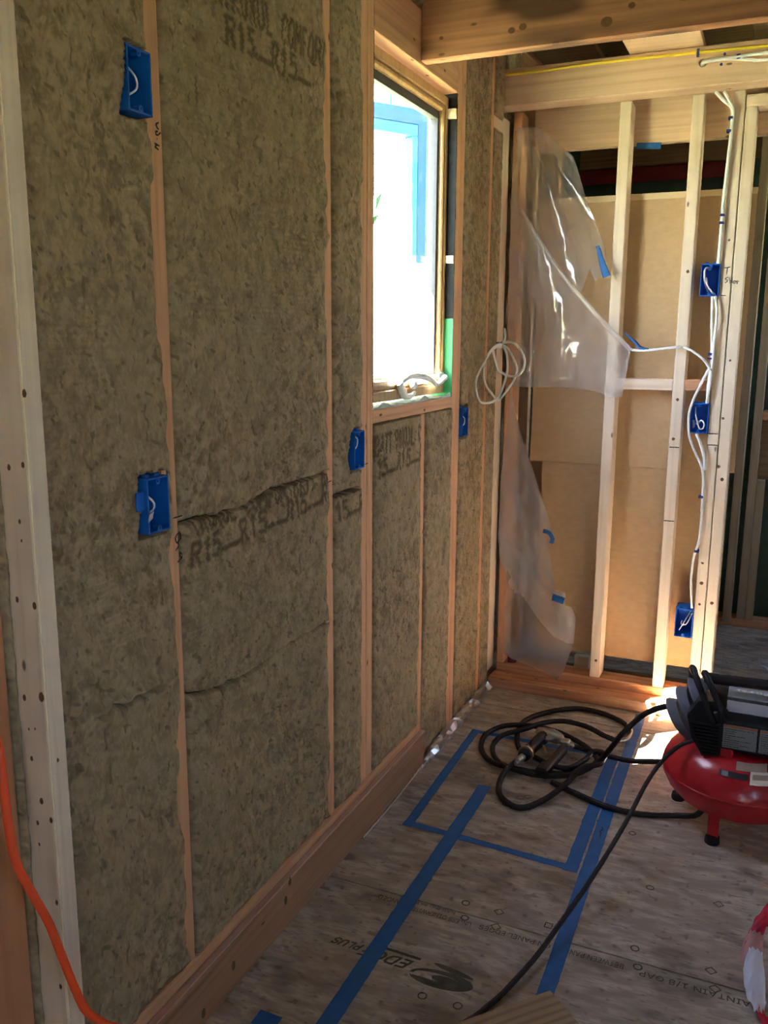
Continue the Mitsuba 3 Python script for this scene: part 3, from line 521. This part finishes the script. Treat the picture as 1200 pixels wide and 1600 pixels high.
# ---------------------------------------------------------------- cables
def cable(label, P, mat_='cable_white', r=.0038, flat=1.0, group=None, name='cable', cat='cable', n=8):
    return solo(name, tube(P, r, 10, n, flat), mat_, label, cat, group, smooth=True)
C = CABLES
k = thing('white_cable', 'white cables running down the doorway stud from the beam into the topmost box', 'cable')
part('strand', tube(C[0], .0058, 10), 'cable_white', k, True); part('strand', tube(C[1]+[C[0][3], C[0][5], C[0][7]], .0052, 10), 'cable_white', k, True)
for i, (x, z) in enumerate(((.7545, 2.085), (.752, 2.045), (.7525, 1.78), (.7515, 1.755))): part('staple', box(x-.010, x+.0045, YS-.022, YS+.006, z-.004, z+.004, .001), 'staple_blue', k)
k = thing('white_cable', 'pair of white cables between the topmost and middle blue boxes', 'cable')
part('strand', tube(C[2], .0048, 10), 'cable_white', k, True); part('strand', tube(C[3], .0045, 10), 'cable_white', k, True)
part('staple', box(.738, .757, YS-.022, YS+.006, 1.317, 1.325, .001), 'staple_blue', k); part('staple', box(.736, .757, YS-.022, YS+.006, 1.303, 1.309, .001), 'staple_blue', k)
k = thing('white_cable', 'white cable bowing round the middle blue box and down to the lowest one', 'cable')
part('strand', tube(C[4], .0045, 10), 'cable_white', k, True)
for z in (.82, .62): part('staple', box(.742, .758, YS-.022, YS+.006, z-.004, z+.004, .001), 'staple_blue', k)
cable('short white cable leaving the bottom of the middle blue box', C[5], r=.0055, name='white_cable')
k = thing('white_cable', 'white cable running across between the studs, wrapped with blue tape at its left end', 'cable')
part('strand', tube(C[6]+[[.645, YS-.004+.02, 1.344]]+C[7], .0046, 10), 'cable_white', k, True)
part('tape_wrap', tube([(.455, 3.255, 1.392), (.487, 3.262, 1.365), (.512, 3.272, 1.340), (.540, 3.272, 1.336)], [.004, .012, .013, .006], 8, flat=.45), 'tape_blue', k, True)
k = thing('cable_coil', 'loose coil of white cable hanging at the corner of the left wall', 'cable')
part('strand', tube(COIL, .0036, 10, 7, flat=1.35), 'cable_white', k, True)
part('nail', tube([(-.01, 3.215, 1.352), (.045, 3.207, 1.356)], .0022, 8, smooth=False), 'staple_blue', k)
k = thing('yellow_cable', 'yellow cable stapled along the top of the beam', 'cable')
part('strand', tube(YELLOW+[[1.5, 3.207, 2.262]], .0052, 10), 'cable_yellow', k, True)
for x, y, z in STAPLES[:2]: part('staple', box(x-.004, x+.004, y-.012, y+.004, z-.012, z+.012, .0015), 'staple_blue', k)
k = thing('white_cable', 'pair of white cables coming out of a hole in the beam at the upper right', 'cable')
for w_ in WHITE_TOP: part('strand', tube([[w_[0][0]-.006, 3.245, w_[0][2]-.002]]+w_+[[1.2, 3.20, w_[-1][2]-.01]], .0056, 10), 'cable_white', k, True)
part('staple', box(.760, .773, Y0-.016, Y0+.004, 2.240, 2.254, .0015), 'staple_blue', k)
for x, z in ((.716, 2.232), (.724, 2.262)): part('nail_head', frame_mesh(trimesh.creation.cylinder(.0045, .001, sections=14), (x, Y0-.0005, z), (1, 0, 0), (0, 0, 1), (0, -1, 0)), 'staple_blue', WB)
k = thing('extension_cord', 'orange extension cord hanging past the pale post at the left edge', 'cord')
part('cable', tube(ORANGE+[[.19, .93, .15], [.26, .90, .03], [.40, .80, .0068], [.6, .3, .0068]], .0062, 12, 10), 'orange_cord', k, True)

# ---------------------------------------------------------------- hand writing and marks
part('marking', ribbon(NOTE_UP, .0026, .0006, (1, 0, 0)), 'ink', WL, label='marker note on the stud under the upper box')
part('marking', ribbon(NOTE_LOW, .0022, .0006, (1, 0, 0)), 'ink', WL, label='marker note on the stud under the lower box')
for y0, z0 in ((2.062, 1.046), (2.812, 1.046), (1.852, 1.03)): part('marking', ribbon([[(.0002, y0, z0), (.0002, y0+.022, z0+.001)]], .0018, .0005, (1, 0, 0)), 'ink', WL)
part('marking', ribbon(NOTE_FAR, .0028, .0006, (0, -1, 0)), 'pencil', WB, label='note reading T Shot beside the topmost box')
for x0, x1, z in ((.628, .664, .990), (.757, .792, 1.005), (.757, .79, 1.045), (.628, .664, .72)): part('marking', ribbon([[(x0, YS, z), (x1, YS, z)]], .0035, .0005, (0, -1, 0)), 'pencil', WB)
kn2 = [(.802, 1.10), (.815, .885), (.774, .50), (.80, .93), (.773, .42), (.815, .43), (.81, 1.30), (.772, .575), (.641, 1.02), (.646, 1.16), (.650, 1.60), (.412, .145), (.776, 1.70)]
for x, z in kn2: part('knot', frame_mesh(trimesh.creation.cylinder(.0035+.003*abs(math.sin(x*777+z*50)), .0008, sections=14), (x, YS-.0003, z), (1, 0, 0), (0, 0, 1), (0, -1, 0)), 'ink_knot', WB)
for y, z in ((1.60, .075), (1.38, .060), (1.06, .07), (1.62, .112), (1.27, .03)): part('knot', frame_mesh(place(trimesh.creation.cylinder(.006, .0008, sections=16)), (.0164, y, z), (0, 1.0, 0), (0, 0, 1.8), (1, 0, 0)), 'ink_knot', WL)
for x, z, s_ in ((.060, 2.165, 2.), (.255, 2.16, 3.2), (.285, 2.165, 3.6), (.50, 2.15, 5.0), (.56, 2.18, 3.), (.9, 2.2, 3.)): part('knot', frame_mesh(trimesh.creation.cylinder(.0048*s_/2, .0008, sections=20), (x, 2.4197, z), (1.2, 0, 0), (0, 0, 1), (0, -1, 0)), 'ink_knot', CE)

# ---------------------------------------------------------------- floor print, nail marks
def floor_text(text, x_right, y_base, height, width, m, bold=False, slant=0.0, label=None):
    """lettering that reads towards the camera's left, upside down as the photograph shows it"""
    g = meshkit.text_mesh(text, height, .0004, bold); b = g.bounds; g.apply_translation((-b[0][0], -b[0][1], 0)); g.apply_scale((width/(b[1][0]-b[0][0]), 1, 1))
    if slant: M = np.eye(4); M[0, 1] = slant; g.apply_transform(M)
    g = place(g, rz=180, at=(x_right, y_base, .0001)); part('printing', g, m, FLOOR, label=label)
floor_text('MAINTAIN 1/8 GAP', 1.05, 1.803, .016, .25, 'floor_ink'); floor_text('BETWEEN PANELS', .765, 1.806, .016, .15, 'floor_ink'); floor_text('ON PANEL EDGES', .60, 1.804, .016, .17, 'floor_ink'); floor_text('UNLESS OTHERWISE', .41, 1.801, .016, .15, 'floor_ink'); floor_text('SANDED', .235, 1.810, .016, .07, 'floor_ink')
floor_text('NAILING PATTERN', .36, 1.824, .010, .14, 'floor_ink')
def swirl():
    e = lambda a, b, cx, cy: trimesh.path.polygons and shapely.affinity.scale(Point(cx, cy).buffer(1, 32), a, b, origin=(cx, cy))
    import shapely.affinity
    g = e(.072, .027, 0, 0).difference(e(.050, .012, .012, -.004)).union(e(.030, .010, -.008, -.002)).difference(shapely.box(.02, -.002, .09, .006))
    return extrude(g if g.geom_type == 'Polygon' else max(g.geoms, key=lambda q: q.area), .0004)
import shapely.affinity
part('logo', place(swirl(), rz=184, at=(.408, 1.592, .0001)), 'floor_ink_dark', FLOOR, label='dark oval emblem printed on the floor')
part('logo', place(extrude(shapely.affinity.scale(Point(0, 0).buffer(1, 24), .048, .007), .0004), rz=172, at=(.425, 1.628, .0001)), 'floor_ink_dark', FLOOR)
floor_text('EDGE', .335, 1.622, .030, .115, 'floor_ink_dark', True, .5, label='large worn lettering on the floor'); part('logo', place(box(-.09, .03, -.004, .004, 0, .0004, .0001), rz=-1, at=(.315, 1.634, .0)), 'floor_ink_dark', FLOOR)
floor_text('PLUS', .210, 1.624, .022, .070, 'floor_ink_dark', True, .4)
def ringmark(x, y, kind):
    n_, r = (20, .0105) if kind == 'o' else ((4, .0135))
    a = np.arange(n_)*2*np.pi/n_+(math.pi/4 if kind == 's' else 0)
    o_ = Polygon(np.stack([np.cos(a), np.sin(a)], 1)*r); i_ = Polygon(np.stack([np.cos(a), np.sin(a)], 1)*(r-.0030))
    part('nail_mark', place(extrude(o_.difference(i_), .0004), at=(x, y, .0001)), 'floor_ink', FLOOR)
for x, y, kd in ((.372, 1.867, 'o'), (.388, 1.812, 'o'), (.457, 1.868, 'd'), (.466, 1.812, 'd'), (.579, 1.868, 's'), (.779, 1.871, 'o'), (.794, 1.811, 'o'), (.944, 1.866, 'd'), (.956, 1.811, 'd'), (.944, 2.122, 'd'), (.780, 2.121, 'o'), (.389, 1.531, 'o'), (.467, 1.535, 'o'), (.414, 3.128, 'd'), (.378, 2.434, 'd'), (.329, 2.362, 'o'), (.454, 2.738, 'd'), (.36, 2.42, 'd'), (.70, 2.36, 'o')):
    ringmark(x, y, kd)

# ---------------------------------------------------------------- masking tape on the floor
def tape(label, a, b, w, name='tape_strip', z=.0006, seed=0):
    a, b = np.array(a, float), np.array(b, float); d = b-a; L = np.linalg.norm(d); d /= L; nrm = np.array([-d[1], d[0]])
    n = max(3, int(L/.02)); t = np.linspace(0, L, n); r = np.random.default_rng(seed)
    e1, e2 = r.normal(0, .0006, n), r.normal(0, .0006, n)
    P = [a+d*s+nrm*(w/2+q) for s, q in zip(t, e1)]+[a+d*s-nrm*(w/2+q) for s, q in zip(t[::-1], e2)]
    return solo(name, place(extrude(P, .0005), at=(0, 0, z)), 'tape_blue', label, 'tape', 'blue tape lines on the floor')
tape('blue tape strip, left side of the taped rectangle', (.089, 2.812), (.105, 2.128), .028, seed=1)
tape('blue tape strip, far side of the taped rectangle behind the hose', (.078, 2.801), (.585, 2.801), .024, z=.0012, seed=2)
tape('blue tape strip, near side of the taped rectangle', (.090, 2.146), (.593, 2.119), .026, z=.0012, seed=3)
tape('blue tape strip, right side of the taped rectangle', (.570, 2.814), (.579, 2.104), .036, z=.0018, seed=4)
tape('long blue tape line just right of the taped rectangle', (.606, 3.19), (.629, 1.45), .036, seed=5)
tape('long blue tape line crossing the near side of the rectangle', (.240, 2.440), (.242, .60), .040, z=.0024, seed=6)
tape('corner of blue tape at the bottom edge of the floor', (.098, 1.335), (.150, 1.335), .040, seed=7)
floor_text('CABINET', .626, 2.39, .010, .07, 'ink')
part('printing', place(ribbon([[(0, 0, 0), (.012, .004, 0), (.02, 0, 0), (.03, .006, 0), (.045, 0, 0), (.055, .005, 0)]], .002, .0004, (0, 0, 1)), rz=92, at=(.622, 2.30, .0011)), 'ink', FLOOR)

# ---------------------------------------------------------------- foil strip along the foot of the wall
rng = np.random.default_rng(11)
n = 46; yy = np.linspace(2.40, 3.165, n); P, Rr = [], []
for i, y in enumerate(yy):
    q = min(1, max(0, (y-2.50)/.10)); P.append((.012+.004*rng.random(), y, .006+.010*q+.004*rng.random())); Rr.append(.003+q*(.009+.006*abs(math.sin(i*.8))+.003*rng.random()))
Rr[-1] = .020; P[-1] = (.020, 3.165, .024)
m = tube(P, Rr, 8, 2, smooth=False); m.vertices += (rng.random(m.vertices.shape)-.5)*.014*np.array([1, 1, 1])
k = thing('foil_strip', 'crumpled silver foil tape along the foot of the left wall', 'foil')
part('crumple', m, 'foil', k, False)
part('wire', tube([(.020, 2.02, .004), (.021, 2.2, .004), (.019, 2.36, .005), (.016, 2.46, .006)], .0022, 8), 'foil_wire', k, True)

# ---------------------------------------------------------------- plastic sheeting on the partition
def film(outline, y0, ripple, seed, res=.010):
    pg = Polygon(outline).buffer(0)
    pg = pg if pg.geom_type == 'Polygon' else max(pg.geoms, key=lambda q: q.area)
    pg = pg.segmentize(res)
    bx_ = pg.bounds; r = np.random.default_rng(seed)
    gx, gz = np.meshgrid(np.arange(bx_[0], bx_[2], res), np.arange(bx_[1], bx_[3], res))
    q = np.stack([gx.ravel(), gz.ravel()], 1)+(r.random((gx.size, 2))-.5)*res*.3
    inner = pg.buffer(-res*.6)
    q = q[shapely.contains_xy(inner, q[:, 0], q[:, 1])]
    P = np.vstack([np.array(pg.exterior.coords)[:-1], q])
    from scipy.spatial import Delaunay
    t = Delaunay(P).simplices; cc = P[t].mean(1); t = t[shapely.contains_xy(pg, cc[:, 0], cc[:, 1])]
    y = y0+ripple(P[:, 0], P[:, 1])
    return trimesh.Trimesh(np.stack([P[:, 0], y, P[:, 1]], 1), t, process=False)
def crumple(seed, amp):
    def f(x, z):
        q = np.stack([x, z, x*0+seed], -1)
        a = 1-np.abs(2*meshkit.fbm(q*np.array([9, 5, 1]), 2, seed)-1); b = 1-np.abs(2*meshkit.noise(q*np.array([26, 16, 1]), seed+3)-1)
        return amp*(a-.5)+amp*.28*(b-.5)
    return f
def cone(cx, cz, k, amp, seed):
    c = crumple(seed, amp*.7)
    return lambda x, z: amp*np.sin(k*np.arctan2(x-cx, cz-z+.02))+c(x, z)
sp_ = thing('plastic_sheeting', 'translucent plastic sheeting draped over the partition studs, torn and folded', 'plastic sheet')
ya = YS-.022
part('drape', film(SHEET_A, ya, cone(.07, 2.14, 14, .010, 3), 1), 'poly_film', sp_, True)
part('drape', film(SHEET_B, ya-.012, cone(.02, 1.95, 11, .008, 5), 2), 'poly_film', sp_, True)
part('hem', tube([(x, ya-.018, z) for x, z in SHEET_B[1:6]], .0032, 8, flat=2.6), 'poly_film', sp_, True)
part('drape', film(SHEET_C, ya-.014, crumple(7, .030), 3), 'poly_double', sp_, True)
part('drape', film(SHEET_D, ya-.040, crumple(8, .030), 4), 'poly_double', sp_, True)
part('drape', film(SHEET_E, ya-.016, crumple(9, .014), 5), 'poly_film', sp_, True)
def bit(P, w, lab=None): return part('tape', tube(P, w, 8, flat=.12, up=(0, 1, 0)), 'tape_blue', sp_, True)
bit([(.345, ya-.022, 1.692), (.362, ya-.024, 1.640), (.385, ya-.034, 1.585)], [.006, .010, .014])
bit([(.196, ya-.03, .650), (.218, ya-.032, .646), (.232, ya-.026, .622), (.226, ya-.02, .602)], .008)
bit([(.245, ya-.044, .398), (.292, ya-.046, .388)], .014)
solo('tape_strip', place(box(-.042, .042, -.001, 0, -.011, .011, .0004), ry=4, at=(.480, 3.391, 2.038)), 'tape_blue', 'short strip of blue tape under the rim board behind the studs', 'tape')

# ---------------------------------------------------------------- air hose, nail gun, power cord
k = thing('air_hose', 'black rubber air hose in loose loops on the floor', 'hose')
part('tubing', tube(HOSE, .0088, 12, 9), 'rubber_black', k, True)
part('tubing', tube(CORD_COIL, .0086, 12, 8), 'rubber_black', k, True)
part('tubing', tube(HOSE_TAIL, .0082, 12, 8), 'rubber_black', k, True)
k = thing('power_cord', 'black power cord rising from the floor to the compressor', 'cord')
part('cable', tube([(.292, 1.259, .006), (.479, 1.466, .006), (.533, 1.567, .007), (.5665, 1.654, .018), (.5886, 1.734, .024), (.612, 1.83, .038), (.654, 2.002, .068), (.703, 2.161, .138), (.734, 2.305, .188), (.762, 2.38, .222), (.800, 2.44, .25), (.85, 2.47, .27)], .0058, 12, 9), 'cord_black', k, True)
# nail gun lying on its side
g_ = thing('nail_gun', 'small pneumatic nail gun lying inside the hose coil', 'tool')
G = lambda m: frame_mesh(m, (.345, 2.70, .012), np.array([-.12, -.993, 0]), np.array([.993, -.12, 0]), (0, 0, 1))
part('grip', G(tube([(-.070, -.012, .030), (-.03, -.014, .030), (.02, -.016, .030), (.062, -.018, .030)], [.022, .022, .019, .021], 14)), 'black_plastic', g_, True)
part('collar', G(place(lathe([(.0, 0), (.023, 0), (.025, .005), (.025, .014), (.021, .019), (0, .019)], 24), ry=90, at=(.060, -.018, .030))), 'grey_plastic', g_, 30)
part('end_cap', G(place(lathe([(0, 0), (.019, 0), (.019, .018), (.015, .022), (0, .022)], 24), ry=90, at=(.078, -.018, .030))), 'rubber_black', g_, 30)
part('coupler', G(place(lathe([(0, 0), (.0115, 0), (.012, .020), (.009, .022), (.008, .034), (.0105, .036), (.0105, .044), (.006, .048), (.006, .060), (0, .060)], 20), ry=90, at=(.099, -.019, .029))), 'silver_metal', g_, 30)
part('ring', G(place(trimesh.creation.annulus(.0225, .0262, .005, sections=28), ry=90, at=(.0745, -.018, .030))), 'brass', g_)
part('head', G(join(tube([(-.096, -.038, .034), (-.085, -.020, .036), (-.080, .010, .036), (-.076, .040, .034), (-.070, .056, .032)], [.016, .021, .021, .018, .011], 16), tube([(-.104, -.040, .036), (-.098, .01, .046), (-.088, .05, .040)], [.006, .008, .006], 10))), 'silver_metal', g_, 40)
part('fin', G(place(extrude(Polygon([(-.074, .000), (-.034, .010), (-.028, .016), (-.062, .040)]).buffer(.002), .006), at=(0, 0, .038))), 'silver_metal', g_)
part('nose', G(join(box(-.082, -.050, .052, .082, .018, .042, .004), box(-.068, -.048, .080, .098, .022, .036, .003))), 'silver_metal', g_)
part('trigger', G(tube([(-.010, .010, .030), (.018, .026, .030), (.030, .034, .028)], .004, 8, flat=.6)), 'brass', g_, True)
part('magazine', G(join(box(-.050, .135, .058, .082, .004, .034, .004), box(.100, .160, .046, .086, .002, .036, .006))), 'black_plastic', g_)
part('rail', G(box(-.045, .125, .082, .085, .022, .034, .001)), 'gasket', g_)

# ---------------------------------------------------------------- air compressor
cp = thing('air_compressor', 'red pancake air compressor with a black shroud at the right edge', 'air compressor')
cx, cy = .958, 2.565
tk = part('tank', place(lathe([(0, .256), (.09, .254), (.135, .246), (.168, .229), (.192, .204), (.206, .175), (.2095, .160), (.2095, .150), (.206, .134), (.192, .106), (.168, .080), (.135, .062), (.09, .054), (0, .052)], 96), at=(cx, cy, 0)), 'red_paint', cp, 40)
part('weld_seam', place(trimesh.creation.torus(.2092, .0022, major_sections=96, minor_sections=8), at=(cx, cy, .155)), 'red_paint', tk, True)
for a_ in (253, 350, 73, 163):
    x, y = cx+.168*math.cos(math.radians(a_)), cy+.168*math.sin(math.radians(a_))
    ft = part('foot', place(box(-.0145, .0145, -.004, .004, .012, .105, .0015), rz=a_+90, at=(x, y, 0)), 'red_paint', cp)
    part('rubber_foot', place(lathe([(0, 0), (.019, 0), (.0205, .006), (.0185, .020), (.012, .023), (0, .023)], 24), at=(x, y, 0)), 'rubber_black', ft, 30)
for a_ in (255, 10, 120): part('bracket', place(box(-.016, .016, -.016, .016, .235, .268, .002), rz=a_, at=(cx+.118*math.cos(math.radians(a_)), cy+.118*math.sin(math.radians(a_)), 0)), 'red_paint', cp)
# shroud: a housing with a flat front, a sloping shoulder and a curved top coloured with a bluish reflection
arc = [(2.452, .373), (2.458, .381), (2.466, .389), (2.474, .396), (2.482, .401), (2.495, .405), (2.512, .408), (2.530, .409), (2.548, .407), (2.566, .402), (2.59, .393), (2.62, .378), (2.65, .355)]
prof = [(2.446, .258), (2.438, .268), (2.438, .342), (2.440, .352)]+arc+[(2.68, .32), (2.682, .258)]
X = lambda pts, x0, x1: frame_mesh(extrude(pts, x1-x0), (x0, 0, 0), (0, 1, 0), (0, 0, 1), (1, 0, 0))
sh_ = part('shroud', X(prof, .880, 1.32), 'black_plastic', cp, 25)
top = [(y-.0008, z+.0010) for y, z in arc[0:10]]; top += [(y, z-.002) for y, z in arc[9::-1]]
part('top_panel', X(top, .915, 1.25), 'blue_sheen_panel', cp, 30, label='top panel of the shroud with a bluish window reflection put into its colour')
tg = meshkit.text_mesh('150 PSI', .015, .0008, True); b_ = tg.bounds; tg.apply_translation((-(b_[0][0]+b_[1][0])/2, -(b_[0][1]+b_[1][1])/2, 0)); tg.apply_scale((1.25, 1, 1))
part('lettering', frame_mesh(tg, (.985, 2.522, .4098), (-1, 0, 0), (0, -1, -.04), (0, -.04, 1)), 'white_enamel', cp)
part('stripe', X([(arc[3][0]-.0012, arc[3][1]+.0018), (arc[4][0]-.0006, arc[4][1]+.002), (arc[4][0], arc[4][1]), (arc[3][0], arc[3][1])], .915, 1.25), 'label_dark', cp)
for x0, x1 in ((.912, .998), (1.004, 1.09)):
    lb = part('warning_label', box(x0, x1, 2.4368, 2.4384, .273, .340, .0003), 'warning_label', cp)
    part('heading', box(x0+.001, x1-.001, 2.4362, 2.4369, .334, .339, .0002), 'label_orange', lb)
    r_ = np.random.default_rng(int(x0*1000))
    for j in range(9):
        z = .328-j*.0062; part('print_line', box(x0+.004, x0+.02+.058*r_.random(), 2.4362, 2.4369, z-.0006, z+.0006, .0002), 'label_dark', lb)
# raked end cap of the motor: three stepped lips that lean away from the hose
for i, (x0, zt, zb, ry_, th, m_) in enumerate(((.742, .338, .232, .062, .034, 'grey_plastic'), (.766, .378, .236, .080, .036, 'grey_plastic'), (.796, .412, .240, .088, .05, 'grey_plastic'))):
    n_ = 40; a = np.arange(n_)*2*np.pi/n_; zc, rz_ = (zt+zb)/2, (zt-zb)/2
    def ring(k, dx): return [(x0+dx+.66*(zt-(zc+k*rz_*math.sin(q))), 2.555+k*ry_*math.cos(q), zc+k*rz_*math.sin(q)) for q in a]
    V = ring(.86, 0)+ring(.96, .003)+ring(1, .010)+ring(1, th)+[(x0+.66*rz_, 2.555, zc), (x0+th+.66*rz_, 2.555, zc)]; F = []
    for s in range(3):
        for j in range(n_): k2 = (j+1) % n_; F += [(s*n_+j, s*n_+k2, (s+1)*n_+k2), (s*n_+j, (s+1)*n_+k2, (s+1)*n_+j)]
    for j in range(n_): k2 = (j+1) % n_; F += [(4*n_, k2, j), (4*n_+1, 3*n_+j, 3*n_+k2)]
    me = trimesh.Trimesh(V, F, process=False); me.fix_normals()
    part('end_cap', me, m_, cp, 30)
Yx = lambda pts, y0, y1: frame_mesh(extrude(pts, y1-y0), (0, y1, 0), (1, 0, 0), (0, 0, 1), (0, -1, 0))
part('end_housing', Yx(Polygon([(.915, .230), (.915, .372), (.880, .392), (.846, .388), (.822, .345), (.838, .285), (.872, .230)]).buffer(.006), 2.440, 2.66), 'black_plastic', cp, 25)
for j in range(10):
    z = .244+j*.0095; xa = .868-.42*(z-.236); part('louvre', box(xa-.004, .902, 2.430, 2.442, z, z+.0042, .0012), 'black_plastic', cp)
hp = part('handle', tube([(.850, 2.50, .443), (.90, 2.50, .443), (1.0, 2.50, .446), (1.20, 2.50, .447), (1.30, 2.50, .44)], .0145, 16), 'rubber_black', cp, True)
part('strap', tube([(.886, 2.436, .338), (.872, 2.436, .372), (.850, 2.455, .410), (.828, 2.485, .446), (.818, 2.515, .456), (.812, 2.545, .442), (.812, 2.57, .41)], [.012, .011, .010, .011, .012, .011, .010], 14, flat=.8), 'rubber_black', hp, True)
part('strap', tube([(.906, 2.436, .345), (.900, 2.436, .380), (.884, 2.448, .412), (.862, 2.475, .444), (.850, 2.50, .454)], [.010, .010, .010, .012, .013], 14, flat=.8), 'rubber_black', hp, True)
part('boss', frame_mesh(lathe([(0, 0), (.020, 0), (.022, .004), (.017, .010), (.012, .010), (.011, .004), (0, .004)], 28), (.893, 2.440, .352), (1, 0, 0), (0, 0, 1), (0, -1, 0)), 'rubber_black', hp, 30)
# stickers on the tank, laid on its curved top
def sticker(x0, x1, t0, t1, m_, name, lift=.0012):
    """between radii t0 < t1 on the front of the tank"""
    prf = np.array([(.135, .246), (.168, .229), (.192, .204), (.206, .175)]); V, F = [], []; n_, mm = 10, 8
    for i in range(n_):
        for j in range(mm):
            r_ = t0+(t1-t0)*j/(mm-1); x = x0+(x1-x0)*i/(n_-1); z = np.interp(r_, prf[:, 0], prf[:, 1])
            y = cy-math.sqrt(max(1e-6, r_*r_-(x-cx)**2)); V.append((x, y-lift*.5, z+lift))
    for i in range(n_-1):
        for j in range(mm-1): a = i*mm+j; F += [(a, a+1, a+mm+1), (a, a+mm+1, a+mm)]
    return part(name, trimesh.Trimesh(V, F, process=False), m_, cp, True)
sticker(.953, 1.030, .140, .166, 'sticker_old', 'sticker'); sticker(.912, .985, .172, .184, 'label_dark', 'sticker', .0016); sticker(.918, .935, .173, .183, 'warning_label', 'sticker', .0022)
s1 = sticker(.990, 1.05, .166, .192, 'sticker_white', 'sticker', .0022); sticker(.996, 1.044, .172, .182, 'sticker_old', 'sticker', .003)

# ---------------------------------------------------------------- foreground: board, plastic bag, scrap
bd = thing('cut_board', 'end of a brown grained board lying on the floor at the bottom edge', 'board')
d1 = np.array([-.671, -.741, 0]); d2 = np.array([.741, -.671, 0])
part('plank', frame_mesh(box(0, .9, 0, .14, .0, .038, .003), (.642, 1.616, .001), d1, d2, (0, 0, 1)), 'treated_grain', bd)
bg = thing('plastic_bag', 'red and white plastic bag loop standing at the right edge', 'bag')
def band(P, w, seed):
    Cc = spline(P, 10); n_ = len(Cc); W = np.array(w); V, F = [], []; mm = 9
    ww = np.interp(np.linspace(0, 1, n_), np.linspace(0, 1, len(W)), W)
    for i in range(n_):
        for j in range(mm):
            s = (j/(mm-1)-.5); q = Cc[i]+np.array([s*ww[i]*.9, -s*ww[i]*.25, .35*ww[i]*(.25-s*s)]); q[2] += .004*math.sin(i*.9+j*2.1+seed); V.append(q)
    for i in range(n_-1):
        for j in range(mm-1): a = i*mm+j; F += [(a, a+1, a+mm+1), (a, a+mm+1, a+mm)]
    return trimesh.Trimesh(V, F, process=False)
part('strap', band([(1.10, 2.02, .13), (1.052, 1.98, .10), (1.030, 1.94, .075), (1.022, 1.905, .055)], [.05, .035, .030, .034], 1), 'bag_red', bg, True)
part('fold', band([(1.030, 1.935, .075), (1.024, 1.90, .055), (1.022, 1.865, .035)], [.030, .050, .048], 2), 'bag_pink', bg, True)
part('fold', band([(1.030, 1.895, .060), (1.030, 1.85, .035), (1.036, 1.80, .016), (1.045, 1.765, .008)], [.03, .05, .045, .02], 3), 'bag_white', bg, True)
part('strap', band([(1.034, 1.800, .012), (1.046, 1.77, .008), (1.062, 1.735, .006), (1.085, 1.70, .006), (1.13, 1.68, .006)], [.012, .022, .026, .03, .03], 4), 'bag_red', bg, True)
solo('paper_scrap', [tube([(.996, 3.915, .006), (1.012, 3.892, .012), (1.03, 3.885, .003)], [.004, .008, .003], 6, flat=.3)], 'paper_scrap', 'small white scrap on the floor beyond the doorway', 'scrap', smooth=True)
# odds and ends on the floor behind the partition
solo('red_cap', place(lathe([(0, 0), (.018, 0), (.018, .02), (.012, .026), (0, .026)], 20), at=(.07, 3.33, .0757)), 'red_sheet', 'small dark red cap on the floor plate behind the plastic, left corner', 'cap', smooth=30)
solo('pipe', place(tube([(.1, 0, 0), (1.0, .02, 0)], .016, 14, smooth=False), at=(0, 3.52, .018)), 'dark_board', 'dark pipe lying on the floor behind the hardboard', 'pipe', smooth=True)
solo('pale_block', box(.30, .36, 3.44, 3.47, .0, .10, .002), 'pale_across', 'pale wood block on the floor below the hardboard', 'block')
# unseen broadleaf added outside: its crown shades the upper half of the window from the sun
tr = thing('added_tree', 'unseen leafy crown added outside to keep the sun off the upper window', 'added_tree')  # added to cut the sun patch, never in view
part('trunk', tube([(-3.9, -.9, -.7), (-3.8, -.8, 2.0), (-3.2, -.2, 5.6), (-2.3, .5, 7.0)], [.13, .10, .07, .03], 12), 'bark', tr, True)
rt = np.random.default_rng(8); blobs = []
for i in range(34):                                                # clumps of leaves round the crown
    d = rt.normal(size=3); d /= np.linalg.norm(d); c_ = np.array([-1.98, .735, 7.24])+d*.80*rt.random()**.35
    b_ = trimesh.creation.icosphere(subdivisions=2, radius=.30+.10*rt.random()); b_.vertices *= 1+.22*(meshkit.noise(b_.vertices*14+i, 4)-.5)[:, None]; b_.apply_translation(c_); blobs.append(b_)
part('foliage', join(*blobs), 'leaf_green', tr, kind='stuff')
# a twig outside the window
tw = thing('shrub', 'green shrub leaves outside the left edge of the window', 'shrub')
part('stem', tube([(-.75, 3.30, -.66), (-.72, 3.2, .6), (-.70, 3.30, 1.5), (-.63, 3.46, 1.87)], [.016, .011, .006, .002], 8), 'bark', tw, True)
rl = np.random.default_rng(3)
for i in range(46):
    z = .2+1.70*rl.random(); o = np.array([-.70+.10*rl.normal(), 3.12+.07*rl.normal()-.10*(1.9-z), z])
    if i == 0: o = np.array([-.62, 3.515, 1.925])
    if i == 0: d = np.array([.1, .45, .8])
    else: d = rl.normal(size=3)
    d /= np.linalg.norm(d); s = np.cross(d, [1, .2, .1]); s /= np.linalg.norm(s); nn = np.cross(d, s); L = .10
    V = [o-d*L*.5, o+s*L*.22+nn*.006, o+d*L*.5, o-s*L*.22+nn*.006, o+nn*-.002]
    part('leaf', trimesh.Trimesh(V, [(0, 1, 4), (1, 2, 4), (2, 3, 4), (3, 0, 4)], process=False), 'leaf_green', tw)
